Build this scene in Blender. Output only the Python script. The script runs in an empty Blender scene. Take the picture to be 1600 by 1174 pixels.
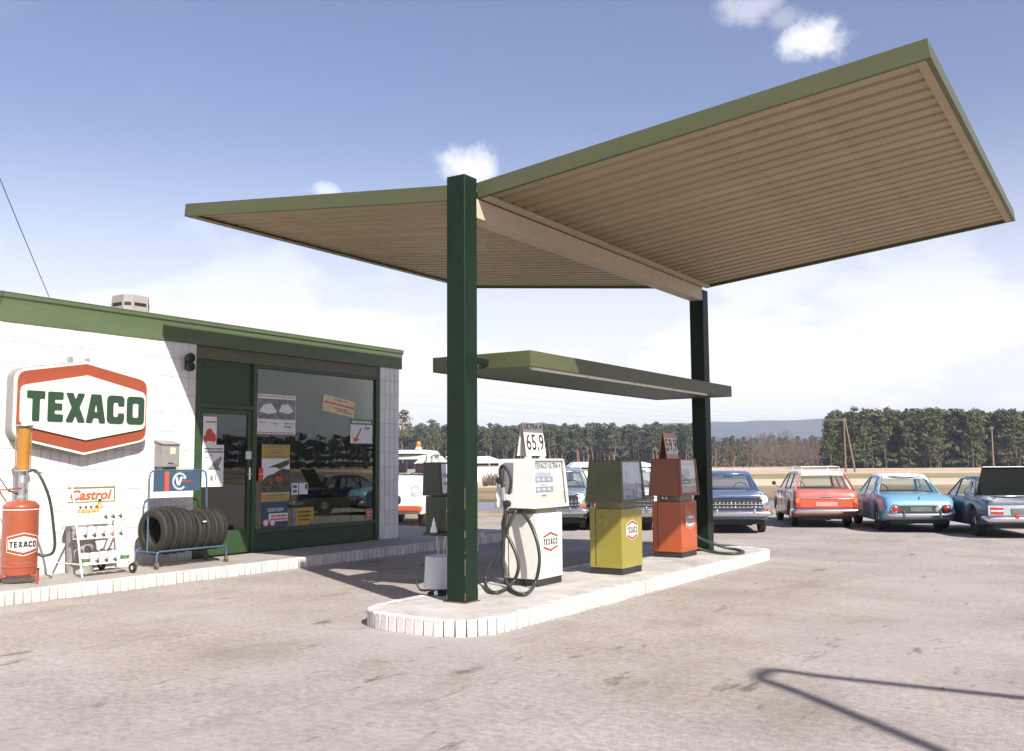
import bpy, math, random
import numpy as np
from mathutils import Vector, Matrix
from mathutils.geometry import tessellate_polygon
random.seed(7)
SC = bpy.context.scene
COL = SC.collection
PI = math.pi
# ------------------------------------------------------------------ camera
cam_d = bpy.data.cameras.new('camera'); cam = bpy.data.objects.new('camera', cam_d); COL.objects.link(cam)
YAW, PITCH, ROLL = 0.5728, 0.0908, -0.0063
fw = Vector((-math.sin(YAW)*math.cos(PITCH), math.cos(YAW)*math.cos(PITCH), math.sin(PITCH)))
rt = Vector((math.cos(YAW), math.sin(YAW), 0)); up = rt.cross(fw)
rt2 = rt*math.cos(ROLL)+up*math.sin(ROLL); up2 = -rt*math.sin(ROLL)+up*math.cos(ROLL)
mw = Matrix((rt2, up2, -fw)).transposed().to_4x4(); mw.translation = (0, 0, 1.6)
cam.matrix_world = mw
cam_d.sensor_width = 36; cam_d.lens = 33.977; cam_d.clip_start = .1; cam_d.clip_end = 20000
SC.camera = cam
FH = Vector((-math.sin(YAW), math.cos(YAW), 0)); RH = Vector((math.cos(YAW), math.sin(YAW), 0))
# ------------------------------------------------------------------ sky, sun, exposure
SUN = Vector((1.06, -.59, 1)).normalized()
W = bpy.data.worlds.new('World'); SC.world = W; W.use_nodes = True
nt = W.node_tree; nt.nodes.clear()
def N(t, **k):
    n = nt.nodes.new(t)
    for a, b in k.items(): setattr(n, a, b)
    return n
def Lk(a, b): nt.links.new(a, b)
def math_n(op, a, b=None, c=None, clamp=False):
    n = N('ShaderNodeMath', operation=op); n.use_clamp = clamp
    for i, v in enumerate((a, b, c)):
        if v is None: continue
        if isinstance(v, (int, float)): n.inputs[i].default_value = v
        else: Lk(v, n.inputs[i])
    return n.outputs[0]
def ramp_n(v, a, b):
    n = N('ShaderNodeMapRange', interpolation_type='SMOOTHSTEP'); Lk(v, n.inputs[0])
    n.inputs[1].default_value = a; n.inputs[2].default_value = b
    return n.outputs[0]
SKY_STRENGTH = .085
sky = N('ShaderNodeTexSky', sky_type='NISHITA', sun_disc=False)
sky.sun_elevation = math.asin(SUN.z); sky.sun_rotation = math.atan2(SUN.x, SUN.y)
sky.altitude = 100; sky.air_density = 1.15; sky.dust_density = 1.2; sky.ozone_density = 1.6
tc = N('ShaderNodeTexCoord'); sep = N('ShaderNodeSeparateXYZ'); Lk(tc.outputs['Generated'], sep.inputs[0])
zz = math_n('MAXIMUM', sep.outputs[2], 0.0)
# cloud layer seen on a flat plane overhead: direction / (z + offset)
den = math_n('ADD', zz, .09)
cx = math_n('DIVIDE', sep.outputs[0], den); cy = math_n('DIVIDE', sep.outputs[1], den)
comb = N('ShaderNodeCombineXYZ'); Lk(cx, comb.inputs[0]); Lk(cy, comb.inputs[1])
nz = N('ShaderNodeTexNoise'); nz.inputs['Scale'].default_value = .62; nz.inputs['Detail'].default_value = 7; nz.inputs['Roughness'].default_value = .58
Lk(comb.outputs[0], nz.inputs['Vector'])
# cumulus bank low over the horizon
nzd = N('ShaderNodeTexNoise'); nzd.inputs['Scale'].default_value = 5.5; nzd.inputs['Detail'].default_value = 7; nzd.inputs['Roughness'].default_value = .55
mp = N('ShaderNodeMapping'); mp.inputs['Scale'].default_value = (1, 1, 2.6); Lk(tc.outputs['Generated'], mp.inputs[0]); Lk(mp.outputs[0], nzd.inputs['Vector'])
low = math_n('SUBTRACT', 1.0, ramp_n(zz, .07, .36))
bank = ramp_n(math_n('ADD', nzd.outputs[0], math_n('MULTIPLY', low, .42)), .60, .92)
veil = math_n('MULTIPLY', math_n('POWER', low, 1.3), .72)
bank = math_n('MAXIMUM', math_n('MULTIPLY', bank, low), veil)
high = math_n('MULTIPLY', ramp_n(nz.outputs[0], .60, .80), ramp_n(zz, .06, .3))
high = math_n('MULTIPLY', high, .25)
fac = math_n('MAXIMUM', bank, high)
nzp = N('ShaderNodeTexNoise'); nzp.inputs['Scale'].default_value = 34; nzp.inputs['Detail'].default_value = 9; nzp.inputs['Roughness'].default_value = .62; Lk(tc.outputs['Generated'], nzp.inputs['Vector'])
def puff(d, rx, soft, amt=1.0, sq=1.6):
    global fac
    d = Vector(d).normalized(); e1 = d.cross(Vector((0, 0, 1))).normalized(); e2 = e1.cross(d)
    def dot(v):
        n = N('ShaderNodeVectorMath', operation='DOT_PRODUCT'); Lk(tc.outputs['Generated'], n.inputs[0]); n.inputs[1].default_value = v
        return n.outputs['Value']
    a = math_n('MULTIPLY', dot(e1), 1/rx); b = math_n('MULTIPLY', dot(e2), sq/rx)
    r = math_n('SQRT', math_n('ADD', math_n('MULTIPLY', a, a), math_n('MULTIPLY', b, b)))
    r = math_n('ADD', r, math_n('MULTIPLY', math_n('SUBTRACT', nzp.outputs[0], .5), 3.0))
    r = math_n('ADD', r, math_n('MULTIPLY', math_n('LESS_THAN', dot(d), 0), 99))
    f = math_n('MULTIPLY', math_n('SUBTRACT', 1.0, ramp_n(r, 1-soft, 1+soft)), amt*.86)
    fac = math_n('MAXIMUM', fac, f)
def pdir(px, py):
    v = rt2*(px-800)/1510.1+up2*(587-py)/1510.1+fw
    return v
puff(pdir(1268, 60), .023, .75)
puff(pdir(733, 262), .025, .8)
puff(pdir(505, 297), .012, .7, .7)
puff(pdir(1170, 12), .022, .8, .5)
puff(pdir(1225, 30), .014, .8, .3)
scl = N('ShaderNodeVectorMath', operation='SCALE'); Lk(sky.outputs[0], scl.inputs[0]); scl.inputs['Scale'].default_value = SKY_STRENGTH
tint = N('ShaderNodeMix', data_type='RGBA', blend_type='MULTIPLY'); tint.inputs[0].default_value = 1
Lk(scl.outputs[0], tint.inputs[6]); tint.inputs[7].default_value = (1.08, .92, 1.01, 1)
mx = N('ShaderNodeMix', data_type='RGBA'); Lk(math_n('MULTIPLY', fac, .92, clamp=True), mx.inputs[0]); Lk(tint.outputs[2], mx.inputs[6]); mx.inputs[7].default_value = (.78, .77, .80, 1)
bg = N('ShaderNodeBackground'); Lk(mx.outputs[2], bg.inputs[0]); bg.inputs[1].default_value = 1
out = N('ShaderNodeOutputWorld'); Lk(bg.outputs[0], out.inputs[0])
sl = bpy.data.lights.new('sun', 'SUN'); sl.energy = 5.0; sl.angle = math.radians(.5); sl.color = (1, .955, .89)
so = bpy.data.objects.new('sun', sl); COL.objects.link(so); so.rotation_euler = (-SUN).to_track_quat('-Z', 'Y').to_euler()
so.location = SUN*60
SC.view_settings.view_transform = 'Standard'; SC.view_settings.look = 'None'
SC.view_settings.exposure = .75; SC.view_settings.gamma = 1; SC.view_settings.use_curve_mapping = False
SC.render.engine = 'CYCLES'
SC.cycles.max_bounces = 7; SC.cycles.diffuse_bounces = 3; SC.cycles.glossy_bounces = 3; SC.cycles.transmission_bounces = 6
SC.cycles.transparent_max_bounces = 12; SC.cycles.volume_bounces = 0; SC.cycles.use_denoising = True
SC.cycles.caustics_reflective = False; SC.cycles.caustics_refractive = False

# ------------------------------------------------------------------ materials
MATS = {}
def mat(name, c, rough=.55, metal=0., var=.12, scale=6., bump=0., bscale=60., spec=.5, coat=0., rnd=0., stretch=(1, 1, 1), dirt=None, dscale=2.5, damt=.5, emit=0):
    if name in MATS: return MATS[name]
    m = bpy.data.materials.new(name); m.use_nodes = True; t = m.node_tree; b = t.nodes['Principled BSDF']
    def nn(tp): return t.nodes.new(tp)
    tc = nn('ShaderNodeTexCoord'); mp = nn('ShaderNodeMapping'); mp.inputs['Scale'].default_value = stretch
    t.links.new(tc.outputs['Object'], mp.inputs[0])
    col = None
    if var > 0:
        n = nn('ShaderNodeTexNoise'); n.inputs['Scale'].default_value = scale; n.inputs['Detail'].default_value = 6; n.inputs['Roughness'].default_value = .6
        t.links.new(mp.outputs[0], n.inputs['Vector'])
        r = nn('ShaderNodeValToRGB'); r.color_ramp.elements[0].position = .3; r.color_ramp.elements[1].position = .7
        r.color_ramp.elements[0].color = tuple(x*(1-var) for x in c)+(1,); r.color_ramp.elements[1].color = tuple(min(1, x*(1+var)) for x in c)+(1,)
        t.links.new(n.outputs[0], r.inputs[0]); col = r.outputs[0]
    if dirt:
        n2 = nn('ShaderNodeTexNoise'); n2.inputs['Scale'].default_value = dscale; n2.inputs['Detail'].default_value = 8; n2.inputs['Roughness'].default_value = .68
        t.links.new(mp.outputs[0], n2.inputs['Vector'])
        r2 = nn('ShaderNodeMapRange'); r2.inputs[1].default_value = .52; r2.inputs[2].default_value = .78; r2.inputs[4].default_value = damt
        t.links.new(n2.outputs[0], r2.inputs[0])
        mx = nn('ShaderNodeMix'); mx.data_type = 'RGBA'; t.links.new(r2.outputs[0], mx.inputs[0])
        if col: t.links.new(col, mx.inputs[6])
        else: mx.inputs[6].default_value = (*c, 1)
        mx.inputs[7].default_value = (*dirt, 1); col = mx.outputs[2]
    if rnd and col:
        oi = nn('ShaderNodeObjectInfo'); mr = nn('ShaderNodeMapRange'); mr.inputs[3].default_value = 1-rnd; mr.inputs[4].default_value = 1+rnd*.5
        t.links.new(oi.outputs['Random'], mr.inputs[0]); hs = nn('ShaderNodeHueSaturation'); t.links.new(mr.outputs[0], hs.inputs['Value']); t.links.new(col, hs.inputs['Color']); col = hs.outputs[0]
    if col: t.links.new(col, b.inputs['Base Color'])
    else: b.inputs['Base Color'].default_value = (*c, 1)
    b.inputs['Roughness'].default_value = rough; b.inputs['Metallic'].default_value = metal
    b.inputs['Specular IOR Level'].default_value = spec; b.inputs['Coat Weight'].default_value = coat; b.inputs['Coat Roughness'].default_value = .08
    if bump > 0:
        n3 = nn('ShaderNodeTexNoise'); n3.inputs['Scale'].default_value = bscale; n3.inputs['Detail'].default_value = 5
        t.links.new(mp.outputs[0], n3.inputs['Vector'])
        bp = nn('ShaderNodeBump'); bp.inputs['Strength'].default_value = bump; bp.inputs['Distance'].default_value = .02
        t.links.new(n3.outputs[0], bp.inputs['Height']); t.links.new(bp.outputs[0], b.inputs['Normal'])
    MATS[name] = m; return m
def glass(name, tint=(.8, .85, .82), base=.06, top=.6, rough=0.0):
    if name in MATS: return MATS[name]
    m = bpy.data.materials.new(name); m.use_nodes = True; t = m.node_tree; t.nodes.clear()
    o = t.nodes.new('ShaderNodeOutputMaterial'); tr = t.nodes.new('ShaderNodeBsdfTransparent'); tr.inputs[0].default_value = (*tint, 1)
    gl = t.nodes.new('ShaderNodeBsdfGlossy'); gl.inputs['Roughness'].default_value = rough; gl.inputs[0].default_value = (.95, .95, .95, 1)
    lw = t.nodes.new('ShaderNodeLayerWeight'); lw.inputs[0].default_value = .25
    mr = t.nodes.new('ShaderNodeMapRange'); mr.inputs[3].default_value = base; mr.inputs[4].default_value = top
    t.links.new(lw.outputs['Fresnel'], mr.inputs[0]); mx = t.nodes.new('ShaderNodeMixShader')
    t.links.new(mr.outputs[0], mx.inputs[0]); t.links.new(tr.outputs[0], mx.inputs[1]); t.links.new(gl.outputs[0], mx.inputs[2]); t.links.new(mx.outputs[0], o.inputs[0])
    MATS[name] = m; return m
WHITE = mat('white_paint', (.78, .76, .72), .45, dirt=(.5, .46, .38), damt=.25)
CREAM = mat('cream_enamel', (.72, .70, .64), .3, var=.04, dirt=(.45, .4, .3), damt=.22, coat=.3)
OLIVE = mat('olive_enamel', (.27, .232, .038), .3, var=.06, dirt=(.2, .2, .06), damt=.35, coat=.4)
RED = mat('red_enamel', (.40, .080, .02), .3, var=.06, dirt=(.3, .08, .03), damt=.35, coat=.4)
DGREEN = mat('dark_green_paint', (.007, .0185, .0095), .5, var=.2, spec=.18, dirt=(.030, .022, .012), damt=.85, stretch=(1, 1, .3), coat=.04)
CGREEN = mat('canopy_green', (.078, .086, .034), .5, var=.1, scale=3, dirt=(.075, .065, .03), damt=.4, stretch=(.3, 1, 1))
FGREEN = mat('fascia_green', (.085, .122, .058), .5, var=.1, scale=3, dirt=(.06, .085, .04), damt=.35, stretch=(1, .3, 1))
WGREEN = mat('window_frame_green', (.03, .06, .022), .45, var=.15, dirt=(.08, .09, .05), damt=.3)
PGREEN = mat('panel_green', (.018, .05, .018), .5, var=.15)
BEIGE = mat('beige_sheet', (.345, .268, .155), .5, rnd=.10, var=.07, scale=2, dirt=(.20, .135, .075), damt=.6)
BEAMP = mat('beam_paint', (.49, .40, .30), .5, var=.08, dirt=(.42, .34, .24), damt=.4)
BLACK = mat('black_rubber', (.022, .022, .02), .6, var=.2)
HOSE = mat('hose_rubber', (.03, .034, .026), .42, var=.2)
CHROME = mat('chrome', (.75, .75, .76), .16, 1., var=.06)
STEEL = mat('grey_steel', (.42, .42, .41), .4, .6, var=.12)
GREYP = mat('grey_paint', (.25, .24, .225), .5, var=.08, dirt=(.2, .18, .15), damt=.3)
CANGREY = mat('canister_grey', (.52, .53, .55), .45, var=.06, dirt=(.3, .28, .25), damt=.4)
TILE = mat('white_tile', (.70, .685, .665), .25, rnd=.10, var=.035, scale=1.5, dirt=(.6, .56, .5), dscale=1.2, damt=.25, coat=.2)
GROUT = mat('grout', (.38, .365, .335), .9)
BRICKW = mat('painted_brick', (.62, .59, .55), .6, rnd=.22, var=.12, scale=9, bump=.25, bscale=40, dirt=(.30, .25, .19), dscale=7, damt=.7)
CONC = mat('concrete', (.33, .30, .265), .85, var=.14, scale=3, bump=.3, dirt=(.2, .18, .15), damt=.5)
CONCW = mat('white_washed_concrete', (.46, .435, .40), .8, var=.2, scale=2.5, bump=.4, dirt=(.2, .175, .145), dscale=3.2, damt=.9)
SIGNW = mat('sign_white', (.66, .625, .56), .35, var=.02)
SIGNR = mat('sign_red', (.275, .062, .028), .4, var=.04)
SIGNG = mat('sign_green', (.022, .055, .028), .45, var=.06)
PAPER = mat('paper_white', (.74, .74, .74), .7, var=.03)
PAPERY = mat('paper_yellow', (.50, .32, .045), .7, var=.05)
PAPERC = mat('paper_cream', (.70, .58, .36), .7, var=.05)
INK = mat('black_ink', (.02, .02, .022), .6, var=0)
INKG = mat('grey_print', (.22, .23, .22), .7, var=.45, scale=9)
INKR = mat('red_print', (.55, .08, .04), .7, var=.08)
INKGR = mat('green_print', (.10, .24, .09), .7, var=.1)
INKB = mat('blue_print', (.04, .075, .12), .6, var=.08)
BLUEP = mat('blue_frame_paint', (.05, .10, .16), .4, var=.1)
TYREM = mat('tyre_rubber', (.022, .020, .015), .7, var=.25, scale=14, dirt=(.05, .043, .03), dscale=6, damt=.5)
AMBER = mat('amber_oil', (.34, .15, .02), .15, var=.15, coat=.5)
GLASSW = glass('shop_glass', (.60, .62, .53), .06, .5)
GLASSC = glass('car_glass', (.80, .85, .82), .05, .5)
GLASSP = glass('pump_glass', (.97, .98, .98), .015, .22)
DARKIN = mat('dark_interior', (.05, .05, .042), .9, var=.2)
WOOD = mat('weathered_pole_wood', (.19, .14, .09), .9, var=.25, stretch=(6, 6, .4))

# ------------------------------------------------------------------ mesh helpers
class MB:
    def __init__(s): s.v = []; s.f = []; s.m = []
    def add(s, vs, fs, mi=0):
        o = len(s.v); s.v.extend(tuple(v) for v in vs)
        for f in fs: s.f.append(tuple(i+o for i in f)); s.m.append(mi)
        return s
    def box(s, a, b, mi=0, M=None):
        x0, x1 = sorted((a[0], b[0])); y0, y1 = sorted((a[1], b[1])); z0, z1 = sorted((a[2], b[2]))
        v = [(x0, y0, z0), (x1, y0, z0), (x1, y1, z0), (x0, y1, z0), (x0, y0, z1), (x1, y0, z1), (x1, y1, z1), (x0, y1, z1)]
        if M: v = [M @ Vector(p) for p in v]
        return s.add(v, [(0, 3, 2, 1), (4, 5, 6, 7), (0, 1, 5, 4), (1, 2, 6, 5), (2, 3, 7, 6), (3, 0, 4, 7)], mi)
    def hexa(s, bot, top, mi=0):   # 4 bottom + 4 top corners
        return s.add(list(bot)+list(top), [(3, 2, 1, 0), (4, 5, 6, 7), (0, 1, 5, 4), (1, 2, 6, 5), (2, 3, 7, 6), (3, 0, 4, 7)], mi)
    def poly(s, outs, fmap, depth=0., mi=0):   # outlines in 2D (first outer, others holes); fmap(u, v, w) -> 3D, extruded from w=0 to w=depth
        pts = [p for o in outs for p in o]; n = len(pts)
        tris = tessellate_polygon([[Vector((p[0], p[1], 0)) for p in o] for o in outs])
        fixed = []
        for a, b, c in tris:
            A, B, C_ = pts[a], pts[b], pts[c]
            ar = (B[0]-A[0])*(C_[1]-A[1])-(B[1]-A[1])*(C_[0]-A[0])
            fixed.append((a, b, c) if ar > 0 else (a, c, b))
        o0 = len(s.v)
        s.add([fmap(p[0], p[1], depth) for p in pts], fixed, mi)
        if depth:
            s.v.extend(tuple(fmap(p[0], p[1], 0)) for p in pts)
            k = 0
            for ol in outs:
                L = len(ol); ar = sum(ol[i][0]*ol[(i+1) % L][1]-ol[(i+1) % L][0]*ol[i][1] for i in range(L))
                if ol is not outs[0]: ar = -ar
                for i in range(L):
                    a, b = k+i, k+(i+1) % L
                    f = (o0+n+a, o0+n+b, o0+b, o0+a) if ar > 0 else (o0+a, o0+b, o0+n+b, o0+n+a)
                    s.f.append(f); s.m.append(mi)
                k += L
            for a, b, c in fixed: s.f.append((o0+n+a, o0+n+c, o0+n+b)); s.m.append(mi)
        return s
    def tube(s, pts, r, n=8, closed=False, mi=0, caps=True):
        pts = [Vector(p) for p in pts]; L = len(pts); rs = r if isinstance(r, (list, tuple)) else [r]*L
        rings = []; prev = None
        for i, p in enumerate(pts):
            if closed: t = pts[(i+1) % L]-pts[i-1]
            else: t = pts[min(i+1, L-1)]-pts[max(i-1, 0)]
            t.normalize()
            if prev is None:
                a = Vector((0, 0, 1)) if abs(t.z) < .9 else Vector((1, 0, 0))
                u = t.cross(a).normalized()
            else:
                u = (prev-t*prev.dot(t))
                u = u.normalized() if u.length > 1e-6 else t.orthogonal().normalized()
            prev = u; w = t.cross(u)
            rings.append([p+(u*math.cos(2*PI*k/n)+w*math.sin(2*PI*k/n))*rs[i] for k in range(n)])
        vs = [q for R in rings for q in R]; fs = []
        for i in range(L if closed else L-1):
            j = (i+1) % L
            for k in range(n): fs.append((i*n+k, i*n+(k+1) % n, j*n+(k+1) % n, j*n+k))
        if not closed and caps: fs += [tuple(range(n-1, -1, -1)), tuple((L-1)*n+k for k in range(n))]
        return s.add(vs, fs, mi)
    def lathe(s, prof, n=24, M=None, mi=0):   # prof [(r, z)] about z
        M = M or Matrix(); vs = []; fs = []
        for r, z in prof:
            for k in range(n): vs.append(M @ Vector((r*math.cos(2*PI*k/n), r*math.sin(2*PI*k/n), z)))
        for i in range(len(prof)-1):
            for k in range(n): fs.append((i*n+k, i*n+(k+1) % n, (i+1)*n+(k+1) % n, (i+1)*n+k))
        if prof[0][0] > 1e-4: fs.append(tuple(range(n-1, -1, -1)))
        if prof[-1][0] > 1e-4: fs.append(tuple((len(prof)-1)*n+k for k in range(n)))
        return s.add(vs, fs, mi)
    def loft(s, rings, closed_ring=True, cap0=True, cap1=True, mi=0):
        n = len(rings[0]); vs = [p for R in rings for p in R]; fs = []
        for i in range(len(rings)-1):
            for k in range(n if closed_ring else n-1): fs.append((i*n+k, i*n+(k+1) % n, (i+1)*n+(k+1) % n, (i+1)*n+k))
        if cap0: fs.append(tuple(range(n-1, -1, -1)))
        if cap1: fs.append(tuple((len(rings)-1)*n+k for k in range(n)))
        return s.add(vs, fs, mi)
    def mesh(s, name, mats, smooth=None):
        me = bpy.data.meshes.new(name); me.from_pydata(s.v, [], s.f)
        for m in (mats if isinstance(mats, (list, tuple)) else [mats]): me.materials.append(m)
        if len(me.materials) > 1: me.polygons.foreach_set('material_index', s.m)
        if smooth:
            me.polygons.foreach_set('use_smooth', [True]*len(me.polygons)); me.set_sharp_from_angle(angle=math.radians(smooth))
        me.update(); return me
    def build(s, name, mats, parent=None, smooth=None, bevel=0., loc=None, kind=None, seg=2):
        return link(name, s.mesh(name, mats, smooth), parent, bevel, loc, kind, seg)
def link(name, me, parent=None, bevel=0., loc=None, kind=None, seg=2):
    o = bpy.data.objects.new(name, me); COL.objects.link(o)
    if parent: o.parent = parent
    if loc is not None: o.location = loc
    if bevel:
        b = o.modifiers.new('bevel', 'BEVEL'); b.width = bevel; b.segments = seg; b.limit_method = 'ANGLE'; b.angle_limit = math.radians(35)
        o.data.polygons.foreach_set('use_smooth', [True]*len(o.data.polygons)); o.data.set_sharp_from_angle(angle=math.radians(50))
    if kind: o['kind'] = kind
    return o
def thing(name, label, cat, loc=(0, 0, 0), rz=0, group=None):
    o = bpy.data.objects.new(name, None); COL.objects.link(o); o.location = loc; o.rotation_euler = (0, 0, rz); o.empty_display_size = .2
    return tag(o, label, cat, group)
def tag(o, label, cat, group=None):
    o['label'] = label; o['category'] = cat
    if group: o['group'] = group
    return o
def copy_tree(o, parent=None):
    c = o.copy(); COL.objects.link(c)
    if parent: c.parent = parent
    for ch in list(o.children): copy_tree(ch, c)
    return c
def roundpoly(pts, r, n=4):
    out = []; L = len(pts); rr = r if isinstance(r, (list, tuple)) else [r]*L
    for i in range(L):
        p0, p, p1 = (Vector(pts[i-1]), Vector(pts[i]), Vector(pts[(i+1) % L]))
        a = (p0-p); b = (p1-p); la, lb = a.length, b.length; a.normalize(); b.normalize()
        ang = a.angle(b, 0)
        if rr[i] <= 0 or ang > PI-.02: out.append((p.x, p.y)); continue
        d = min(rr[i]/math.tan(ang/2), la*.48, lb*.48); s = p+a*d; e = p+b*d
        for k in range(n+1):
            t = k/n; q = s*(1-t)**2+p*2*t*(1-t)+e*t*t; out.append((q.x, q.y))
    return out
def spline(pts, n=6, closed=False):
    P = [Vector(p) for p in pts]; L = len(P); out = []
    for i in range(L if closed else L-1):
        if closed: a, b, c, d = P[i-1], P[i], P[(i+1) % L], P[(i+2) % L]
        else: a, b, c, d = P[max(i-1, 0)], P[i], P[i+1], P[min(i+2, L-1)]
        for k in range(n):
            t = k/n; out.append(.5*((2*b)+(c-a)*t+(2*a-5*b+4*c-d)*t*t+(3*b-a-3*c+d)*t**3))
    if not closed: out.append(P[-1])
    return out
# plane maps: (u right, v up, w outwards)
def on_x(x0, y0, z0): return lambda u, v, w: (x0+w, y0+u, z0+v)          # faces +x, read from +x
def on_my(x0, y0, z0): return lambda u, v, w: (x0+u, y0-w, z0+v)         # faces -y
def on_y(x0, y0, z0): return lambda u, v, w: (x0-u, y0+w, z0+v)          # faces +y
def framed(o, ex, ey):                                                    # arbitrary frame
    o, ex, ey = Vector(o), Vector(ex).normalized(), Vector(ey).normalized(); ez = ex.cross(ey)
    return lambda u, v, w: tuple(o+ex*u+ey*v+ez*w)
def rect(u0, v0, u1, v1): return [(u0, v0), (u1, v0), (u1, v1), (u0, v1)]
_fc = {}
def text_mb(mb, s, h, fmap, width=None, bold=0., depth=.0015, shear=0., mi=0):
    key = (s, bold, shear)
    if key not in _fc:
        cu = bpy.data.curves.new('lettering', 'FONT'); cu.body = s; cu.size = 1; cu.offset = bold; cu.shear = shear; cu.resolution_u = 3
        ob = bpy.data.objects.new('lettering', cu); COL.objects.link(ob)
        dg = bpy.context.evaluated_depsgraph_get(); me = bpy.data.meshes.new_from_object(ob.evaluated_get(dg))
        vs = [tuple(v.co) for v in me.vertices]; fs = [tuple(p.vertices) for p in me.polygons]
        bpy.data.objects.remove(ob); bpy.data.curves.remove(cu); bpy.data.meshes.remove(me)
        x0 = min(v[0] for v in vs); x1 = max(v[0] for v in vs); y0 = min(v[1] for v in vs); y1 = max(v[1] for v in vs)
        _fc[key] = ([((v[0]-x0)/(x1-x0), (v[1]-y0)/(y1-y0)) for v in vs], fs, (x1-x0)/(y1-y0))
    vs, fs, asp = _fc[key]; wd = width or h*asp
    mb.add([fmap(a*wd, b*h, depth) for a, b in vs], fs, mi)
    return wd
GLY = [  # blocky letters in metres of the big wall sign
 ('T', [[(0, .4), (0, .3), (.078, .3), (.078, 0), (.178, 0), (.178, .3), (.25, .3), (.25, .4)]]),
 ('E', [[(.293, 0), (.512, 0), (.512, .1), (.39, .1), (.39, .157), (.498, .157), (.498, .247), (.39, .247), (.39, .3), (.512, .3), (.512, .4), (.293, .4)]]),
 ('X', [[(.549, 0), (.655, 0), (.693, .105), (.735, 0), (.842, 0), (.752, .205), (.834, .4), (.73, .4), (.695, .3), (.655, .4), (.549, .4), (.638, .2)]]),
 ('A', [[(.855, 0), (.95, 0), (.965, .07), (1.045, .07), (1.06, 0), (1.155, 0), (1.08, .4), (.93, .4)], [(.98, .15), (1.03, .15), (1.005, .29)]]),
 ('C', [[(1.178, 0), (1.453, 0), (1.453, .15), (1.355, .15), (1.355, .095), (1.278, .095), (1.278, .305), (1.355, .305), (1.355, .25), (1.453, .25), (1.453, .4), (1.178, .4)]]),
 ('O', [[(1.497, 0), (1.785, 0), (1.785, .4), (1.497, .4)], [(1.592, .095), (1.69, .095), (1.69, .305), (1.592, .305)]])]
def brand_mb(mb, h, fmap, w=None, depth=.002, n=3, mi=0, thin=1.0):   # the six block letters, h tall, centred on u=0, v=0
    sv = h/.4; su = (w/1.785) if w else sv
    for ch, outs in GLY:
        rr = [.065 if ch in 'CO' else .02, .03]
        if ch == 'C': rr[0] = [.075, .075, .02, .02, .03, .03, .03, .03, .02, .02, .075, .075]
        gc = (min(p[0] for p in outs[0])+max(p[0] for p in outs[0]))/2
        o2 = [[((gc+(x-gc)*thin-.8925)*su, (y-.2)*sv) for x, y in roundpoly(o, rr[min(i, 1)], n)] for i, o in enumerate(outs)]
        mb.poly(o2, fmap, depth, mi)
def hexpts(w, h, sh): return [(-w/2, -sh/2), (0, -h/2), (w/2, -sh/2), (w/2, sh/2), (0, h/2), (-w/2, sh/2)]
# ------------------------------------------------------------------ ground, fields, road, hills, haze
def ground_mat(name, cols, scale, stretch=(1, 1, 1), stain=None, rough=.95, bump=.4, bscale=30, spec=.2, fine=.14):
    m = bpy.data.materials.new(name); m.use_nodes = True; t = m.node_tree; b = t.nodes['Principled BSDF']; L = t.links.new
    tc = t.nodes.new('ShaderNodeTexCoord'); mp = t.nodes.new('ShaderNodeMapping'); mp.inputs['Scale'].default_value = stretch; L(tc.outputs['Object'], mp.inputs[0])
    def noise(s, d=8, r=.62, vec=None):
        n = t.nodes.new('ShaderNodeTexNoise'); n.inputs['Scale'].default_value = s; n.inputs['Detail'].default_value = d; n.inputs['Roughness'].default_value = r
        L(vec or mp.outputs[0], n.inputs['Vector']); return n.outputs[0]
    r = t.nodes.new('ShaderNodeValToRGB'); el = r.color_ramp.elements
    el[0].position = .33; el[0].color = (*cols[0], 1); el[1].position = .67; el[1].color = (*cols[-1], 1)
    for i, c in enumerate(cols[1:-1]): e = el.new(.33+.34*(i+1)/(len(cols)-1)); e.color = (*c, 1)
    L(noise(scale), r.inputs[0]); col = r.outputs[0]
    def over(col, fac, c):
        x = t.nodes.new('ShaderNodeMix'); x.data_type = 'RGBA'; L(fac, x.inputs[0]); L(col, x.inputs[6]); x.inputs[7].default_value = (*c, 1); return x.outputs[2]
    def rng(v, a, b, hi):
        q = t.nodes.new('ShaderNodeMapRange'); q.inputs[1].default_value = a; q.inputs[2].default_value = b; q.inputs[4].default_value = hi; L(v, q.inputs[0]); return q.outputs[0]
    mf = t.nodes.new('ShaderNodeMix'); mf.data_type = 'RGBA'; mf.blend_type = 'OVERLAY'; mf.inputs[0].default_value = fine*4
    L(col, mf.inputs[6]); L(noise(scale*26, 4), mf.inputs[7]); col = mf.outputs[2]
    for (s, st, a, bb, hi, c) in (stain or []):
        mp2 = t.nodes.new('ShaderNodeMapping'); mp2.inputs['Scale'].default_value = st; mp2.inputs['Rotation'].default_value = (0, 0, .25); L(tc.outputs['Object'], mp2.inputs[0])
        col = over(col, rng(noise(s, 7, .66, mp2.outputs[0]), a, bb, hi), c)
    L(col, b.inputs['Base Color']); b.inputs['Roughness'].default_value = rough; b.inputs['Specular IOR Level'].default_value = spec
    bp = t.nodes.new('ShaderNodeBump'); bp.inputs['Strength'].default_value = bump; bp.inputs['Distance'].default_value = .02
    L(noise(bscale, 6), bp.inputs['Height']); L(bp.outputs[0], b.inputs['Normal'])
    return m
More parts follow.
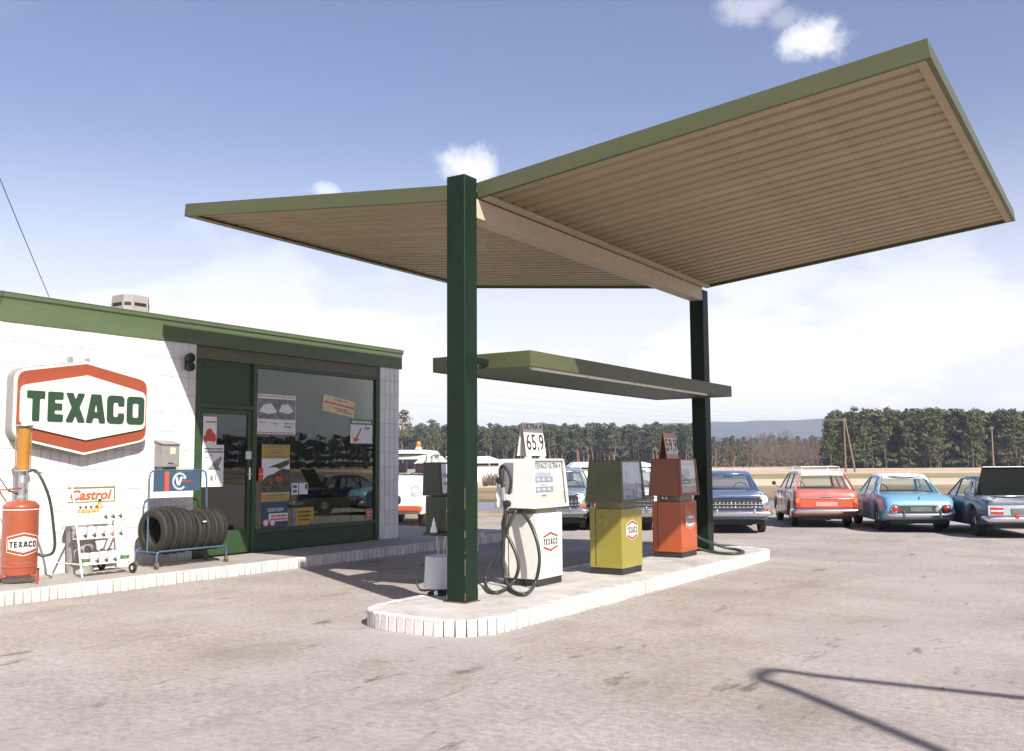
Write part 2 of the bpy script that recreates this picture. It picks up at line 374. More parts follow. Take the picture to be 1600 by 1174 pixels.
M_FORE = ground_mat('forecourt_asphalt', [(.285, .248, .217), (.335, .294, .262), (.385, .342, .310)], .55, (1, 1.3, 1),
    stain=[(.30, (1, 1, 1), .48, .66, .55, (.40, .37, .355)), (.9, (1, .38, 1), .54, .70, .55, (.19, .165, .135)), (2.2, (1.3, .42, 1), .615, .68, .72, (.11, .09, .062)), (5.5, (1.4, .4, 1), .62, .70, .65, (.115, .095, .065)), (14, (1, .5, 1), .62, .72, .45, (.13, .11, .08)), (1.6, (.35, 1.1, 1), .60, .70, .35, (.43, .40, .385))], bscale=55, bump=.55)
M_DIRT = ground_mat('verge_dirt', [(.20, .14, .09), (.33, .26, .18), (.42, .35, .26)], .4, bump=.8, bscale=8)
M_ROAD = ground_mat('road_asphalt', [(.17, .18, .21), (.21, .22, .25)], .6, rough=.5, spec=.5, bump=.15)
M_VERGE = ground_mat('verge_grass', [(.075, .085, .035), (.14, .125, .055), (.22, .18, .10)], .5, bump=.8, bscale=10)
M_BROWN = ground_mat('brown_field', [(.19, .13, .075), (.26, .185, .115), (.31, .23, .15)], .12, (1, 1, 1), bump=.8, bscale=3)
M_STRAW = ground_mat('straw_field', [(.47, .36, .25), (.55, .44, .32), (.60, .49, .38)], .035, bump=.5, bscale=2)
M_OLIVE = ground_mat('olive_grass_field', [(.19, .165, .075), (.27, .23, .12), (.33, .28, .17)], .04, bump=.5, bscale=2)
M_FAR = ground_mat('far_field', [(.36, .27, .19), (.50, .39, .28), (.56, .46, .36)], .012, bump=.2, bscale=1)
M_HILL = ground_mat('hill_woodland', [(.03, .042, .03), (.045, .052, .036), (.075, .07, .05)], .012, bump=0, bscale=.05)
def P2(t, s, z=0): p = RH*t+FH*s; return (p.x, p.y, z)
def structure(o): o['kind'] = 'structure'; return o
mb = MB(); n = 72
mb.add([(0, 0, -.06)]+[(9000*math.cos(2*PI*k/n), 9000*math.sin(2*PI*k/n), -.06) for k in range(n)], [(0, 1+k, 1+(k+1) % n) for k in range(n)])
structure(mb.build('ground', M_OLIVE))
def strip(name, m, s0, s1, z, t0=-600, t1=600, amp=.8, seed=0):
    rr = random.Random(seed); mb = MB(); k = 60; ts = [t0+(t1-t0)*i/k for i in range(k+1)]
    a = [s0+rr.uniform(-amp, amp) for _ in ts]; b = [s1+rr.uniform(-amp, amp) for _ in ts]
    vs = [P2(t, a[i], z) for i, t in enumerate(ts)]+[P2(t, b[i], z) for i, t in enumerate(ts)]
    mb.add(vs, [(i, i+1, k+2+i, k+1+i) for i in range(k)])
    return structure(mb.build(name, m))
strip('field', M_FAR, 128, 420, -.040, amp=3, seed=3)
strip('field', M_OLIVE, 92, 131, -.036, amp=1.5, seed=4)
strip('field', M_STRAW, 66, 93, -.032, amp=1., seed=5)
strip('field', M_OLIVE, 60, 67, -.028, amp=.6, seed=6)
strip('field', M_BROWN, 44, 61, -.024, amp=.4, seed=7)
strip('verge', M_VERGE, 40.5, 45, -.02, amp=.3, seed=8)
strip('verge', M_DIRT, 27, 36, -.016, t0=-80, t1=80, amp=.4, seed=9)
strip('road', M_ROAD, 34, 41, -.012, t0=-300, t1=300, amp=.02)
mb = MB(); mb.add([P2(-60, -30, 0), P2(60, -30, 0), P2(60, 29.5, 0), P2(20, 30, 0), P2(4, 29.6, 0), P2(-7, 28.2, 0), P2(-20, 27.6, 0), P2(-60, 28, 0)], [(0, 1, 2, 3, 4, 5, 6, 7)])
structure(mb.build('forecourt', M_FORE))
# hills: a long ridge some kilometres away
def ridge(dist, prof, depth, seed, t0, t1, nseg=150):
    rr = random.Random(seed); mb = MB(); rows = 7; vs = []; ph = [rr.uniform(0, 6) for _ in range(6)]
    for j in range(rows+1):
        f = j/rows
        for i in range(nseg+1):
            az = t0+(t1-t0)*i/nseg
            px = 800+1510*math.tan(az-0)
            h = np.interp(px, [p[0] for p in prof], [p[1] for p in prof])
            h = h*dist+sum(math.sin(az*(23+31*q)+ph[q])*dist*.0009/(1+q*.7) for q in range(6))
            hz = h*math.sin(min(1, f*1.35)*PI/2)**.9 if f < .75 else h*(1-(f-.75)*2)
            d = dist+depth*(f-.7)+rr.uniform(-20, 20)
            vs.append(P2(d*math.tan(az), d, hz*(d/dist) + (rr.uniform(-4, 4) if 0 < j < rows else 0)-2))
    fs = [(j*(nseg+1)+i, j*(nseg+1)+i+1, (j+1)*(nseg+1)+i+1, (j+1)*(nseg+1)+i) for j in range(rows) for i in range(nseg)]
    mb.add(vs, fs); return structure(mb.build('hills', M_HILL, smooth=60))
ridge(2700, [(-2500, .03), (300, .034), (620, .033), (700, .030), (800, .040), (860, .041), (930, .034), (980, .033), (1040, .042), (1120, .0455), (1180, .044), (1250, .043), (1330, .045), (1400, .048), (1500, .046), (1700, .05), (4000, .04)], 700, 1, -1.15, 1.15)
ridge(1800, [(-2500, .01), (500, .012), (640, .018), (760, .030), (830, .031), (900, .020), (980, .028), (1050, .033), (1130, .028), (1300, .026), (1500, .028), (4000, .02)], 400, 2, -1.15, 1.15)
# the air
hm = bpy.data.materials.new('haze_air'); hm.use_nodes = True; t = hm.node_tree; t.nodes.clear()
ho = t.nodes.new('ShaderNodeOutputMaterial'); pv = t.nodes.new('ShaderNodeVolumePrincipled'); pv.inputs['Density'].default_value = .00026; pv.inputs['Color'].default_value = (.68, .77, 1.0, 1); pv.inputs['Anisotropy'].default_value = 0
t.links.new(pv.outputs[0], ho.inputs['Volume'])
mb = MB(); mb.box((-6000, -6000, -1.2), (6000, 6000, 148)); hz = mb.build('haze', hm, kind='stuff')

# ------------------------------------------------------------------ pavement along the shop, pump island
BRK = MB(); BRK.box((-.0485, -.06, 0), (.0485, .055, .162)); brick_me = BRK.mesh('brick', BRICKW)
def lay_bricks(path, parent, closed=False, pitch=.108, z0=-.004, seed=0):
    rr = random.Random(seed); P = [Vector((p[0], p[1], 0)) for p in path]
    if closed: P.append(P[0])
    seg = [(P[i+1]-P[i]).length for i in range(len(P)-1)]; tot = sum(seg); nb = int(tot/pitch); st = tot/nb
    d = st/2; i = 0; acc = 0; first = None
    for k in range(nb):
        while acc+seg[i] < d: acc += seg[i]; i += 1
        q = P[i]+(P[i+1]-P[i])*((d-acc)/seg[i]); tn = (P[i+1]-P[i]).normalized()
        if first is None: first = link('brick', brick_me, parent, bevel=.006, seg=1); o = first
        else: o = first.copy(); COL.objects.link(o)
        nrm = Vector((tn.y, -tn.x, 0))   # right-hand side of the path is outwards
        o.location = (q.x-nrm.x*.055+rr.uniform(-.003, .003), q.y-nrm.y*.055+rr.uniform(-.003, .003), z0+rr.uniform(-.004, .003))
        o.rotation_euler = (0, 0, math.atan2(tn.y, tn.x)+rr.uniform(-.02, .02)); o.scale = (st/.108*rr.uniform(.97, 1.0), 1, 1)
        d += st
# path runs with the outside on its right: +x side going towards +y => right is +x
pav = MB()
kerb = [(-11.08, 4.4)]+[(-11.08, 16.9)]+[(-12.08+1.0*math.cos(a), 16.9+1.0*math.sin(a)) for a in np.linspace(0, PI/2, 9)][1:]+[(-16, 17.9)]
inner = [(-11.19, 4.4), (-11.19, 16.9)]+[(-12.08+.89*math.cos(a), 16.9+.89*math.sin(a)) for a in np.linspace(0, PI/2, 9)][1:]+[(-16, 17.79)]
pav.poly([[(x, y) for x, y in inner]+[(-16, 15.0), (-12.35, 15.0), (-12.35, 4.4)]], lambda u, v, w: (u, v, w), .158)
pavement = structure(pav.build('pavement', CONC))
lay_bricks(kerb, pavement, seed=1)
ISL = roundpoly([(-6.76, 7.30), (-5.155, 7.30), (-5.155, 16.22), (-6.76, 16.22)], [.95, .62, .65, .6], 14)
isl = MB(); ci = (-5.955, 11.9)
def inset(path, d):
    out = []; L = len(path)
    for i in range(L):
        a = Vector(path[i-1]); b = Vector(path[(i+1) % L]); t_ = (b-a).normalized(); out.append((path[i][0]-t_.y*d, path[i][1]+t_.x*d))
    return out
isl.poly([inset(ISL, .108)], lambda u, v, w: (u, v, w), .156)
island = structure(isl.build('pump_island', CONCW))
lay_bricks(ISL, island, closed=True, seed=2)

# ------------------------------------------------------------------ station building
XW = -12.42
bld = thing('station_building', 'white tiled service station shop with green fascia and a glazed front', 'building', (XW, 10, 0))
def L_(x, y, z): return (x-XW, y-10, z)
def bbox(mbx, a, b, mi=0): mbx.box(L_(*a), L_(*b), mi)
mb = MB()
bbox(mb, (XW-.25, 2.0, 0), (XW-.007, 10.06, 3.52)); bbox(mb, (XW-.25, 14.48, 0), (XW-.007, 15.06, 3.52))
bbox(mb, (-18.6, 15.056, 0), (XW-.25, 14.80, 3.52)); bbox(mb, (-18.6, 2.0, 0), (XW-.25, 2.25, 3.52)); bbox(mb, (-18.6, 2.25, 0), (-18.35, 14.8, 3.52))
mb.build('wall', GROUT, bld)
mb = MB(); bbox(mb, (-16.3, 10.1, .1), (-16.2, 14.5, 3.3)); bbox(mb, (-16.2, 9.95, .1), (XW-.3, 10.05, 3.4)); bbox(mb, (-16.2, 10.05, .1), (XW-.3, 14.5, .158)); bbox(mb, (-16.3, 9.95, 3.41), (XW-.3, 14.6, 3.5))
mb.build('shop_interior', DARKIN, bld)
# wall tiles .14 x .283
tm = MB(); tm.box((-.007, -.0675, -.139), (.004, .0675, .139)); tile_me = tm.mesh('wall_tile', TILE)
tm2 = MB(); tm2.box((-.007, -.0675, -.1275), (.004, .0675, .1275)); tile_top = tm2.mesh('wall_tile', TILE)
rest = MB(); rr = random.Random(4); firsts = {}; ntile = 0
for side in (0, 1):
    cols = [10.058-.07-.1405*k for k in range(56)] if side == 0 else [14.485+.0715+.1435*k for k in range(4)]
    for c in cols:
        for k in range(12):
            top = k == 11; zc = .137+.283*k+.1415 if not top else 3.25+.13
            if side == 0 and c < 2.1: continue
            hidden = side == 0 and 7.15 < c < 8.95 and 1.98 < zc < 2.85
            jx, jt = rr.uniform(-.0012, .0012), rr.uniform(-.004, .004)
            if (side == 0 and c < 6.5) or hidden:
                a = L_(XW-.007+jx, c-.0675, zc-(.1275 if top else .139)); b = L_(XW+.004+jx, c+.0675, zc+(.1275 if top else .139)); rest.box(a, b); continue
            me = tile_top if top else tile_me
            if me not in firsts: o = link('wall_tile', me, bld, bevel=.002, seg=1); firsts[me] = o
            else: o = firsts[me].copy(); COL.objects.link(o)
            o.location = L_(XW+jx, c, zc); o.rotation_euler = (0, rr.uniform(-.003, .003), jt); ntile += 1
rest.build('wall_tile', TILE, bld, kind='stuff')
# side wall tiles (end wall, seen only from the far side)
mb = MB()
for i in range(42):
    for k in range(12):
        zc = .137+.283*k; x1 = XW-.02-.145*i
        mb.box(L_(x1-.138, 15.052, zc+.003), L_(x1, 15.068, min(3.5, zc+.28)))
mb.build('end_wall_tile', TILE, bld, kind='stuff')
# roof and fascia
mb = MB(); bbox(mb, (-18.7, 1.9, 3.53), (XW-.05, 15.05, 3.80)); mb.build('roof', mat('roof_felt', (.12, .12, .11), .9), bld)
FP = [(0, 0), (.018, 0), (.022, .07), (.018, .20), (.030, .30), (.052, .325), (.056, .375), (.0, .382)]
mb = MB(); n = len(FP)
r0 = [L_(XW+.0+a, 1.9, 3.505+b) for a, b in FP]; r1 = [L_(XW+a, 15.12+a*.4, 3.505+b) for a, b in FP]; r0 = [L_(XW-.10, 1.9, 3.505), *r0, L_(XW-.10, 1.9, 3.887)]; r1 = [L_(XW-.10, 15.12, 3.505), *r1, L_(XW-.10, 15.12, 3.887)]
mb.loft([r0, r1]); f = mb.build('fascia', FGREEN, bld, smooth=25)
mb = MB()
r0 = [L_(XW-.101, 15.125+a, 3.506+b) for a, b in FP]; r1 = [L_(-18.7, 15.125+a, 3.506+b) for a, b in FP]
mb.loft([r0, r1]); mb.build('fascia', FGREEN, bld, smooth=25)
mb = MB(); bbox(mb, (XW-.02, 1.9, 3.889), (XW+.05, 15.16, 3.897)); mb.build('roof_edge_strip', STEEL, bld)
# shop front in the plane x = -12.47
XG = -12.47
mb = MB(); bbox(mb, (XG-.06, 10.065, 3.30), (XG+.02, 14.475, 3.50)); mb.build('header_panel', mat('header_brown_green', (.10, .10, .055), .5, var=.12), bld)
# door unit
door = None
mb = MB(); bbox(mb, (XG-.05, 10.17, 2.585), (XG-.01, 11.262, 3.295)); mb.build('transom_panel', PGREEN, bld)
mb = MB()
for a, b in [((10.065, .158), (10.165, 3.298)), ((11.265, .158), (11.355, 3.298)), ((14.385, .158), (14.475, 3.298))]: bbox(mb, (XG-.07, a[0], a[1]), (XG+.035, b[0], b[1]))
bbox(mb, (XG-.07, 10.167, 2.515), (XG+.03, 11.263, 2.583)); bbox(mb, (XG-.065, 11.357, 3.235), (XG+.03, 14.383, 3.297)); bbox(mb, (XG-.07, 11.357, .465), (XG+.05, 14.383, .535))
mb.build('front_frame', WGREEN, bld, bevel=.004)
mb = MB(); bbox(mb, (XG-.05, 11.358, .160), (XG+.004, 14.382, .463)); mb.build('base_panel', PGREEN, bld)
mb = MB(); bbox(mb, (XG-.008, 11.357, .536), (XG-.002, 14.383, 3.234)); mb.build('window_pane', GLASSW, bld)
mb = MB()
for a, b in [((10.17, .17), (10.245, 2.512)), ((11.18, .17), (11.26, 2.512)), ((10.246, 2.43), (11.179, 2.512)), ((10.246, .17), (11.179, .545))]: bbox(mb, (XG-.045, a[0], a[1]), (XG+.012, b[0], b[1]))
door = mb.build('door', WGREEN, bld, bevel=.004)
mb = MB(); bbox(mb, (XG-.018, 10.246, .546), (XG-.012, 11.179, 2.429)); mb.build('pane', GLASSW, door)
mb = MB(); mb.box(L_(XG+.013, 11.205, 1.36), L_(XG+.02, 11.245, 1.56)); mb.tube([L_(XG+.01, 11.225, 1.45), L_(XG+.065, 11.225, 1.45), L_(XG+.07, 11.21, 1.45), L_(XG+.07, 11.10, 1.45)], .009); mb.build('handle', CHROME, door, smooth=40)
mb = MB(); bbox(mb, (XG+.006, 11.14, 1.70), (XG+.014, 11.26, 1.83)); mb.build('notice', PAPER, door)
mb = MB(); bbox(mb, (-12.50, 9.0, .159), (-12.30, 9.001, .16))
# wall things
def wallsign():
    t_ = thing('wall_sign', 'large red and white hexagonal sign with green letters on the white tiled wall', 'sign', (-12.42, 8.045, 2.41))
    outer = [(-1.015, -.44), (0, -.655), (1.015, -.44), (1.015, .455), (0, .645), (-1.015, .455)]
    rr_ = [.17, .02, .17, .17, .02, .17]
    def ins(p, d): return [((x*(1-d/1.015)), y*(1-d/.60)) for x, y in p]
    b = MB(); b.poly([roundpoly(ins(outer, -.012), rr_, 6)], lambda u, v, w: (.012+w, u, v), .145); b.build('sign_box', GREYP, t_, bevel=.012)
    b = MB(); b.poly([roundpoly(outer, rr_, 6)], lambda u, v, w: (.157+w, u, v), .025); b.build('white_rim', SIGNW, t_, bevel=.012)
    b = MB(); b.poly([roundpoly(ins(outer, .034), [.15, .02]*3 if 0 else [.15, .02, .15, .15, .02, .15], 6)], lambda u, v, w: (.182+w, u, v), .007); b.build('red_band', SIGNR, t_)
    inn = [(-.945, -.27), (0, -.452), (.945, -.27), (.945, .25), (0, .447), (-.945, .25)]
    b = MB(); b.poly([roundpoly(inn, [.1, .02, .1, .1, .02, .1], 6)], lambda u, v, w: (.189+w, u, v), .028); b.build('white_panel', SIGNW, t_, bevel=.01)
    b = MB(); brand_mb(b, .40, lambda u, v, w: (.217+w, u+.025, v-.01), depth=.012, n=5); b.build('lettering', SIGNG, t_)
    b = MB()
    for y in (-.18, .08): b.box((.03, y-.02, .62), (.10, y+.02, .70))
    b.build('bracket', STEEL, t_)
wallsign()
lt = thing('twin_spotlight', 'small black twin spotlight fixed on the tiled wall above the letterbox', 'wall lamp', (-12.416, 9.86, 3.20))
b = MB(); b.box((0, -.03, -.05), (.04, .03, .05)); b.build('bracket', BLACK, lt)
for z in (.068, -.068):
    b = MB(); Mx = Matrix.Translation((.1, -.01, z)) @ Matrix.Rotation(PI/2*.9, 4, 'Y'); b.lathe([(.0, -.085), (.045, -.075), (.072, -.03), (.075, .04), (.068, .05), (.062, .03), (0, .02)], 18, Mx); b.build('spotlight_head', mat('lamp_black', (.02, .024, .018), .45), lt, smooth=40)
lb = thing('letterbox', 'small grey metal letterbox with a sloping lid hung on the white tiled wall', 'letterbox', (-12.416, 9.47, 1.58))
b = MB(); b.hexa([(0, -.15, 0), (.2, -.15, 0), (.2, .15, 0), (0, .15, 0)], [(0, -.15, .38), (.2, -.15, .335), (.2, .15, .335), (0, .15, .38)]); b.build('body', GREYP, lb, bevel=.008)
b = MB(); b.hexa([(0, -.165, .383), (.22, -.165, .333), (.22, .165, .333), (0, .165, .383)], [(0, -.165, .405), (.22, -.165, .352), (.22, .165, .352), (0, .165, .405)]); b.build('lid', GREYP, lb, bevel=.004)
b = MB(); b.box((.2, -.085, .03), (.207, .13, .30)); dr = b.build('door', GREYP, lb, bevel=.003)
b = MB(); b.box((.207, -.02, .195), (.209, .07, .29)); b.build('label', PAPERC, dr)
b = MB(); b.box((.207, -.06, .05), (.211, .04, .066)); b.build('slot', INK, dr)
b = MB(); b.box((0, -.11, -.07), (.15, .12, -.001)); b.build('bracket', GREYP, lb)
vt = thing('roof_vent', 'pale concrete roof vent with slots standing on the shop roof', 'roof vent', (-13.95, 9.93, 3.8)); vt.scale = (.82, .78, 1.0)
b = MB(); o8 = [(-.33, -.2), (-.2, -.33), (.2, -.33), (.33, -.2), (.33, .2), (.2, .33), (-.2, .33), (-.33, .2)]
b.loft([[(x, y, 0) for x, y in o8], [(x*.97, y*.97, .44) for x, y in o8], [(x*.93, y*.93, .60) for x, y in o8], [(x*.80, y*.80, .605) for x, y in o8]]); b.build('body', CONC, vt)
b = MB()
for k in range(8):
    p, q = Vector(o8[k]), Vector(o8[(k+1) % 8]); m_ = (p+q)/2; d_ = (q-p).normalized(); wl = (q-p).length*.36; nn_ = m_.normalized()
    A = [m_*.985-d_*wl, m_*.985+d_*wl, m_*.9+d_*wl, m_*.9-d_*wl]
    b.hexa([(v.x, v.y, .42) for v in A], [(v.x, v.y, .475) for v in A])
b.build('slot', INK, vt)
# posters and things behind the glass
def poster(label, y0, z0, w, h, paper, parts, x=XG+.001, tilt=0., name='poster'):
    t_ = thing(name, label, 'poster', (x, y0+w/2, z0+h/2)); t_.rotation_euler = (tilt, 0, 0)
    b = MB(); b.box((0, -w/2, -h/2), (.0015, w/2, h/2)); b.build('sheet', paper, t_)
    for i_, (nm, m_, fn) in enumerate(parts):
        b = MB(); fn(b, lambda u, v, d, i_=i_: (.0021+i_*.0007+d*.3, u*w/2, v*h/2)); b.build(nm, m_, t_)
    return t_
def bars(rows):   # rows of (u0, u1, v, height) broken into word-like pieces
    def fn(b, fm):
        r_ = random.Random(len(rows)*7+int(abs(rows[0][2])*100))
        for u0, u1, v, hh in rows:
            u = u0
            while u < u1-.02:
                e = min(u1, u+r_.uniform(.06, .22)); b.poly([rect(u, v-hh/2, e, v+hh/2)], fm); u = e+.035
    return fn
def shape(*outs): return lambda b, fm: [b.poly([o], fm) for o in outs]
def blob(cx, cy, rx, ry, n=14): return [(cx+rx*math.cos(2*PI*k/n), cy+ry*math.sin(2*PI*k/n)) for k in range(n)]
carpts = [(-.9, -.75), (-.9, -.45), (-.65, -.3), (-.5, 0), (-.2, .15), (.2, .12), (.45, -.1), (.8, -.25), (.95, -.5), (.9, -.75), (.7, -.75), (.6, -.9), (.4, -.75), (-.4, -.75), (-.55, -.92), (-.7, -.75)]
poster('white paper poster with a red car, at the top of the shop door', 10.25, 1.93, .27, .45, PAPER, [('print', INKG, bars([(-.6, .9, .62, .12)])), ('picture', INKR, shape(carpts))], x=XG+.0125)
poster('tall white poster with two grey text lines, low on the shop door', 10.245, 1.26, .43, .67, PAPER, [('print', INK, bars([(-.9, .9, .8, .07), (-.8, .95, .66, .07), (-.3, -.1, .5, .05), (-.75, -.4, .4, .04)])), ('picture', INKG, shape([(-.5, -.15), (.1, .18), (.75, .45), (.85, .36), (.5, -.05), (.75, -.22), (.2, -.2), (-.3, -.22)], [(-.2, -.45), (.05, -.5), (.0, -.75), (-.25, -.7)], [(.2, -.4), (.32, -.4), (.36, -.7), (.2, -.66)]))], x=XG+.0125)
poster('white poster with a grey photograph of cars, high in the window', 11.38, 2.13, .89, .68, PAPER, [('print', INKR, bars([(-.95, .95, .9, .05), (-.95, .95, -.93, .05)])), ('picture', INKG, shape(rect(-.98, -.25, .98, .78))), ('car_picture', PAPER, shape([(-.9, .1), (-.7, .45), (-.3, .55), (-.1, .3), (.0, .1), (-.4, .0)], [(.1, .15), (.25, .5), (.6, .55), (.9, .2), (.6, .05)])), ('small_print', INKG, bars([(-.9, -.5, -.42, .04), (-.2, .1, -.48, .05), (.4, .9, -.45, .05), (.4, .8, -.62, .08)]))])
poster('tilted cream card with red and black lines, high on the right of the window', 12.94, 2.535, .86, .30, PAPERC, [('print', INKR, bars([(-.9, .95, .15, .22)])), ('small_print', INK, bars([(-.3, .5, .68, .1), (-.3, .6, -.35, .1), (-.1, .9, -.62, .1)]))], tilt=-.13)
def arrow(b, fm): b.poly([[(-.55, -.62), (-.1, .25), (.02, .25), (-.38, -.62), (-.18, -.68), (-.62, -.92), (-.78, -.42)]], fm)
def hier(b, fm): text_mb(b, 'hier', .32, lambda u, v, w: fm(.3+u, .15+v, w), width=.5, bold=.01)
poster('white card with a green strip and a red arrow, right edge of window', 13.69, 2.0, .62, .46, PAPER, [('strip', INKGR, shape(rect(-1, .55, 1, 1))), ('print', PAPER, bars([(-.85, .85, .77, .16)])), ('arrow', INKR, arrow), ('lettering', INK, hier)])
poster('tall poster with yellow bands above and below a picture of racing cars', 11.50, .985, .645, .965, PAPER, [('band', PAPERY, shape(rect(-1, -1, 1, -.72))), ('band', PAPERY, shape(rect(-1, .5, 1, 1))), ('print', INKG, bars([(-.9, .9, .92, .07), (-.5, .5, .8, .08), (-.6, .6, .7, .05), (-.9, .9, .58, .06), (-.7, .7, -.80, .05), (-.7, .7, -.9, .05)])),
    ('picture', mat('photo_print', (.075, .085, .05), .7, var=.8, scale=14), shape([(-1, -.7), (1, -.7), (1, .1), (.5, .15), (.1, .05), (-.2, -.05), (-.6, -.1), (-1, -.3)], [(-.6, .18), (.95, .48), (.95, .3), (.3, .12), (.0, .2)])), ('red_car_picture', INKR, shape(blob(.25, -.22, .3, .09), blob(-.35, -.35, .12, .06)))])
def eis(b, fm): text_mb(b, 'EISKREM', .30, lambda u, v, w: fm(-.55+u, .25+v, w), width=1.2, bold=.01)
poster('blue ice cream poster with white capital letters, below the yellow poster', 11.525, .545, .59, .42, INKB, [('lettering', PAPER, eis), ('panel', PAPER, shape(rect(-.5, -.55, .98, .1))), ('print', INKR, bars([(-.3, .9, -.12, .16), (-.4, .9, -.38, .14)])), ('disc', INKR, shape(blob(-.72, -.62, .25, .33), blob(-.2, -.62, .25, .33))), ('disc_centre', PAPER, lambda b, fm: [b.poly([blob(c, -.62, .18, .24)], lambda u, v, d: fm(u, v, .002)) for c in (-.72, -.2)])])
poster('rounded yellow sticker with dark writing, low in the shop window', 12.22, .54, .53, .31, INKG, [('disc', PAPERY, shape(roundpoly([(-.7, -.9), (.5, -1), (.98, -.4), (.98, .6), (.75, .95), (-.6, .95)], .2))), ('print', INK, lambda b, fm: bars([(-.5, .7, .5, .18), (-.5, .7, .05, .2), (-.4, .6, -.4, .18)])(b, lambda u, v, d: fm(u, v, .002)))], name='sticker')
poster('round red sticker on the frame between door and window', 11.40, 1.33, .10, .22, INKR, [('print', PAPERC, bars([(-.7, .7, .1, .2)]))], name='sticker', x=XG+.036)
poster('small white card with black squares, lower middle of the window', 12.2, 1.08, .16, .2, PAPER, [('print', INK, bars([(-.6, .6, .4, .5), (-.6, .6, -.4, .5)]))], name='card')
poster('small white card with a black corner, beside the card with black squares', 12.38, 1.08, .21, .2, PAPER, [('print', INK, shape(rect(.4, -.1, .9, .8)))], name='card')
poster('pink sticker in the lower right corner of the window', 14.14, .56, .2, .2, mat('pink_print', (.5, .12, .11), .6), [('print', PAPERC, bars([(-.7, .7, .3, .2), (-.5, .5, -.3, .2)]))], name='sticker')
# ribbed radiator and a pyramid of cans inside
rd = thing('radiator', 'white ribbed radiator standing inside behind the shop window', 'radiator', (-12.95, 13.4, .16))
for k in range(26):
    b = MB() if k == 0 else None
    if k == 0: b.box((-.05, -.02, .06), (.05, .02, .82)); r_o = b.build('rib', WHITE, rd, bevel=.012)
    else: r_o = r_o.copy(); COL.objects.link(r_o)
    r_o.location = (0, -.78+.062*k, 0)
b = MB(); b.box((-.02, -.8, .02), (.02, .8, .08)); b.build('pipe', WHITE, rd)
tb = thing('display_table', 'dark wooden display table inside the shop window carrying the can pyramid', 'table', (-13.35, 14.0, .16))
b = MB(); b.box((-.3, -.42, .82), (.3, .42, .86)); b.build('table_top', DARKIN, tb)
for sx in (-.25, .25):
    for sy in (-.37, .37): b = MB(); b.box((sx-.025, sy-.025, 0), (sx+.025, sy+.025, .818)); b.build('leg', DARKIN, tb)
b = MB(); b.lathe([(.0, 0), (.052, 0), (.054, .004), (.052, .01), (.052, .13), (.054, .134), (.0, .136)], 14); can_me = b.mesh('oil_can', mat('can_red_gold', (.42, .22, .1), .35, .3, var=.5, scale=18), 40)
first = True
POS = {1: ['single topmost'], 2: ['left', 'right'], 3: ['left', 'middle', 'right'], 4: ['leftmost', 'second', 'third', 'rightmost']}
for lv, cnt in enumerate((4, 3, 2, 1)):
    for i in range(cnt):
        o = link('oil_can', can_me, loc=(-13.3, 14.0+(i-(cnt-1)/2)*.115, 1.02+.137*lv)); tag(o, '%s red and gold oil can in the %s of the pyramid behind the window' % (POS[cnt][i], {4: 'bottom row', 3: 'second row', 2: 'third row', 1: 'tip'}[cnt]), 'can', 'oil cans stacked in a pyramid inside the window')

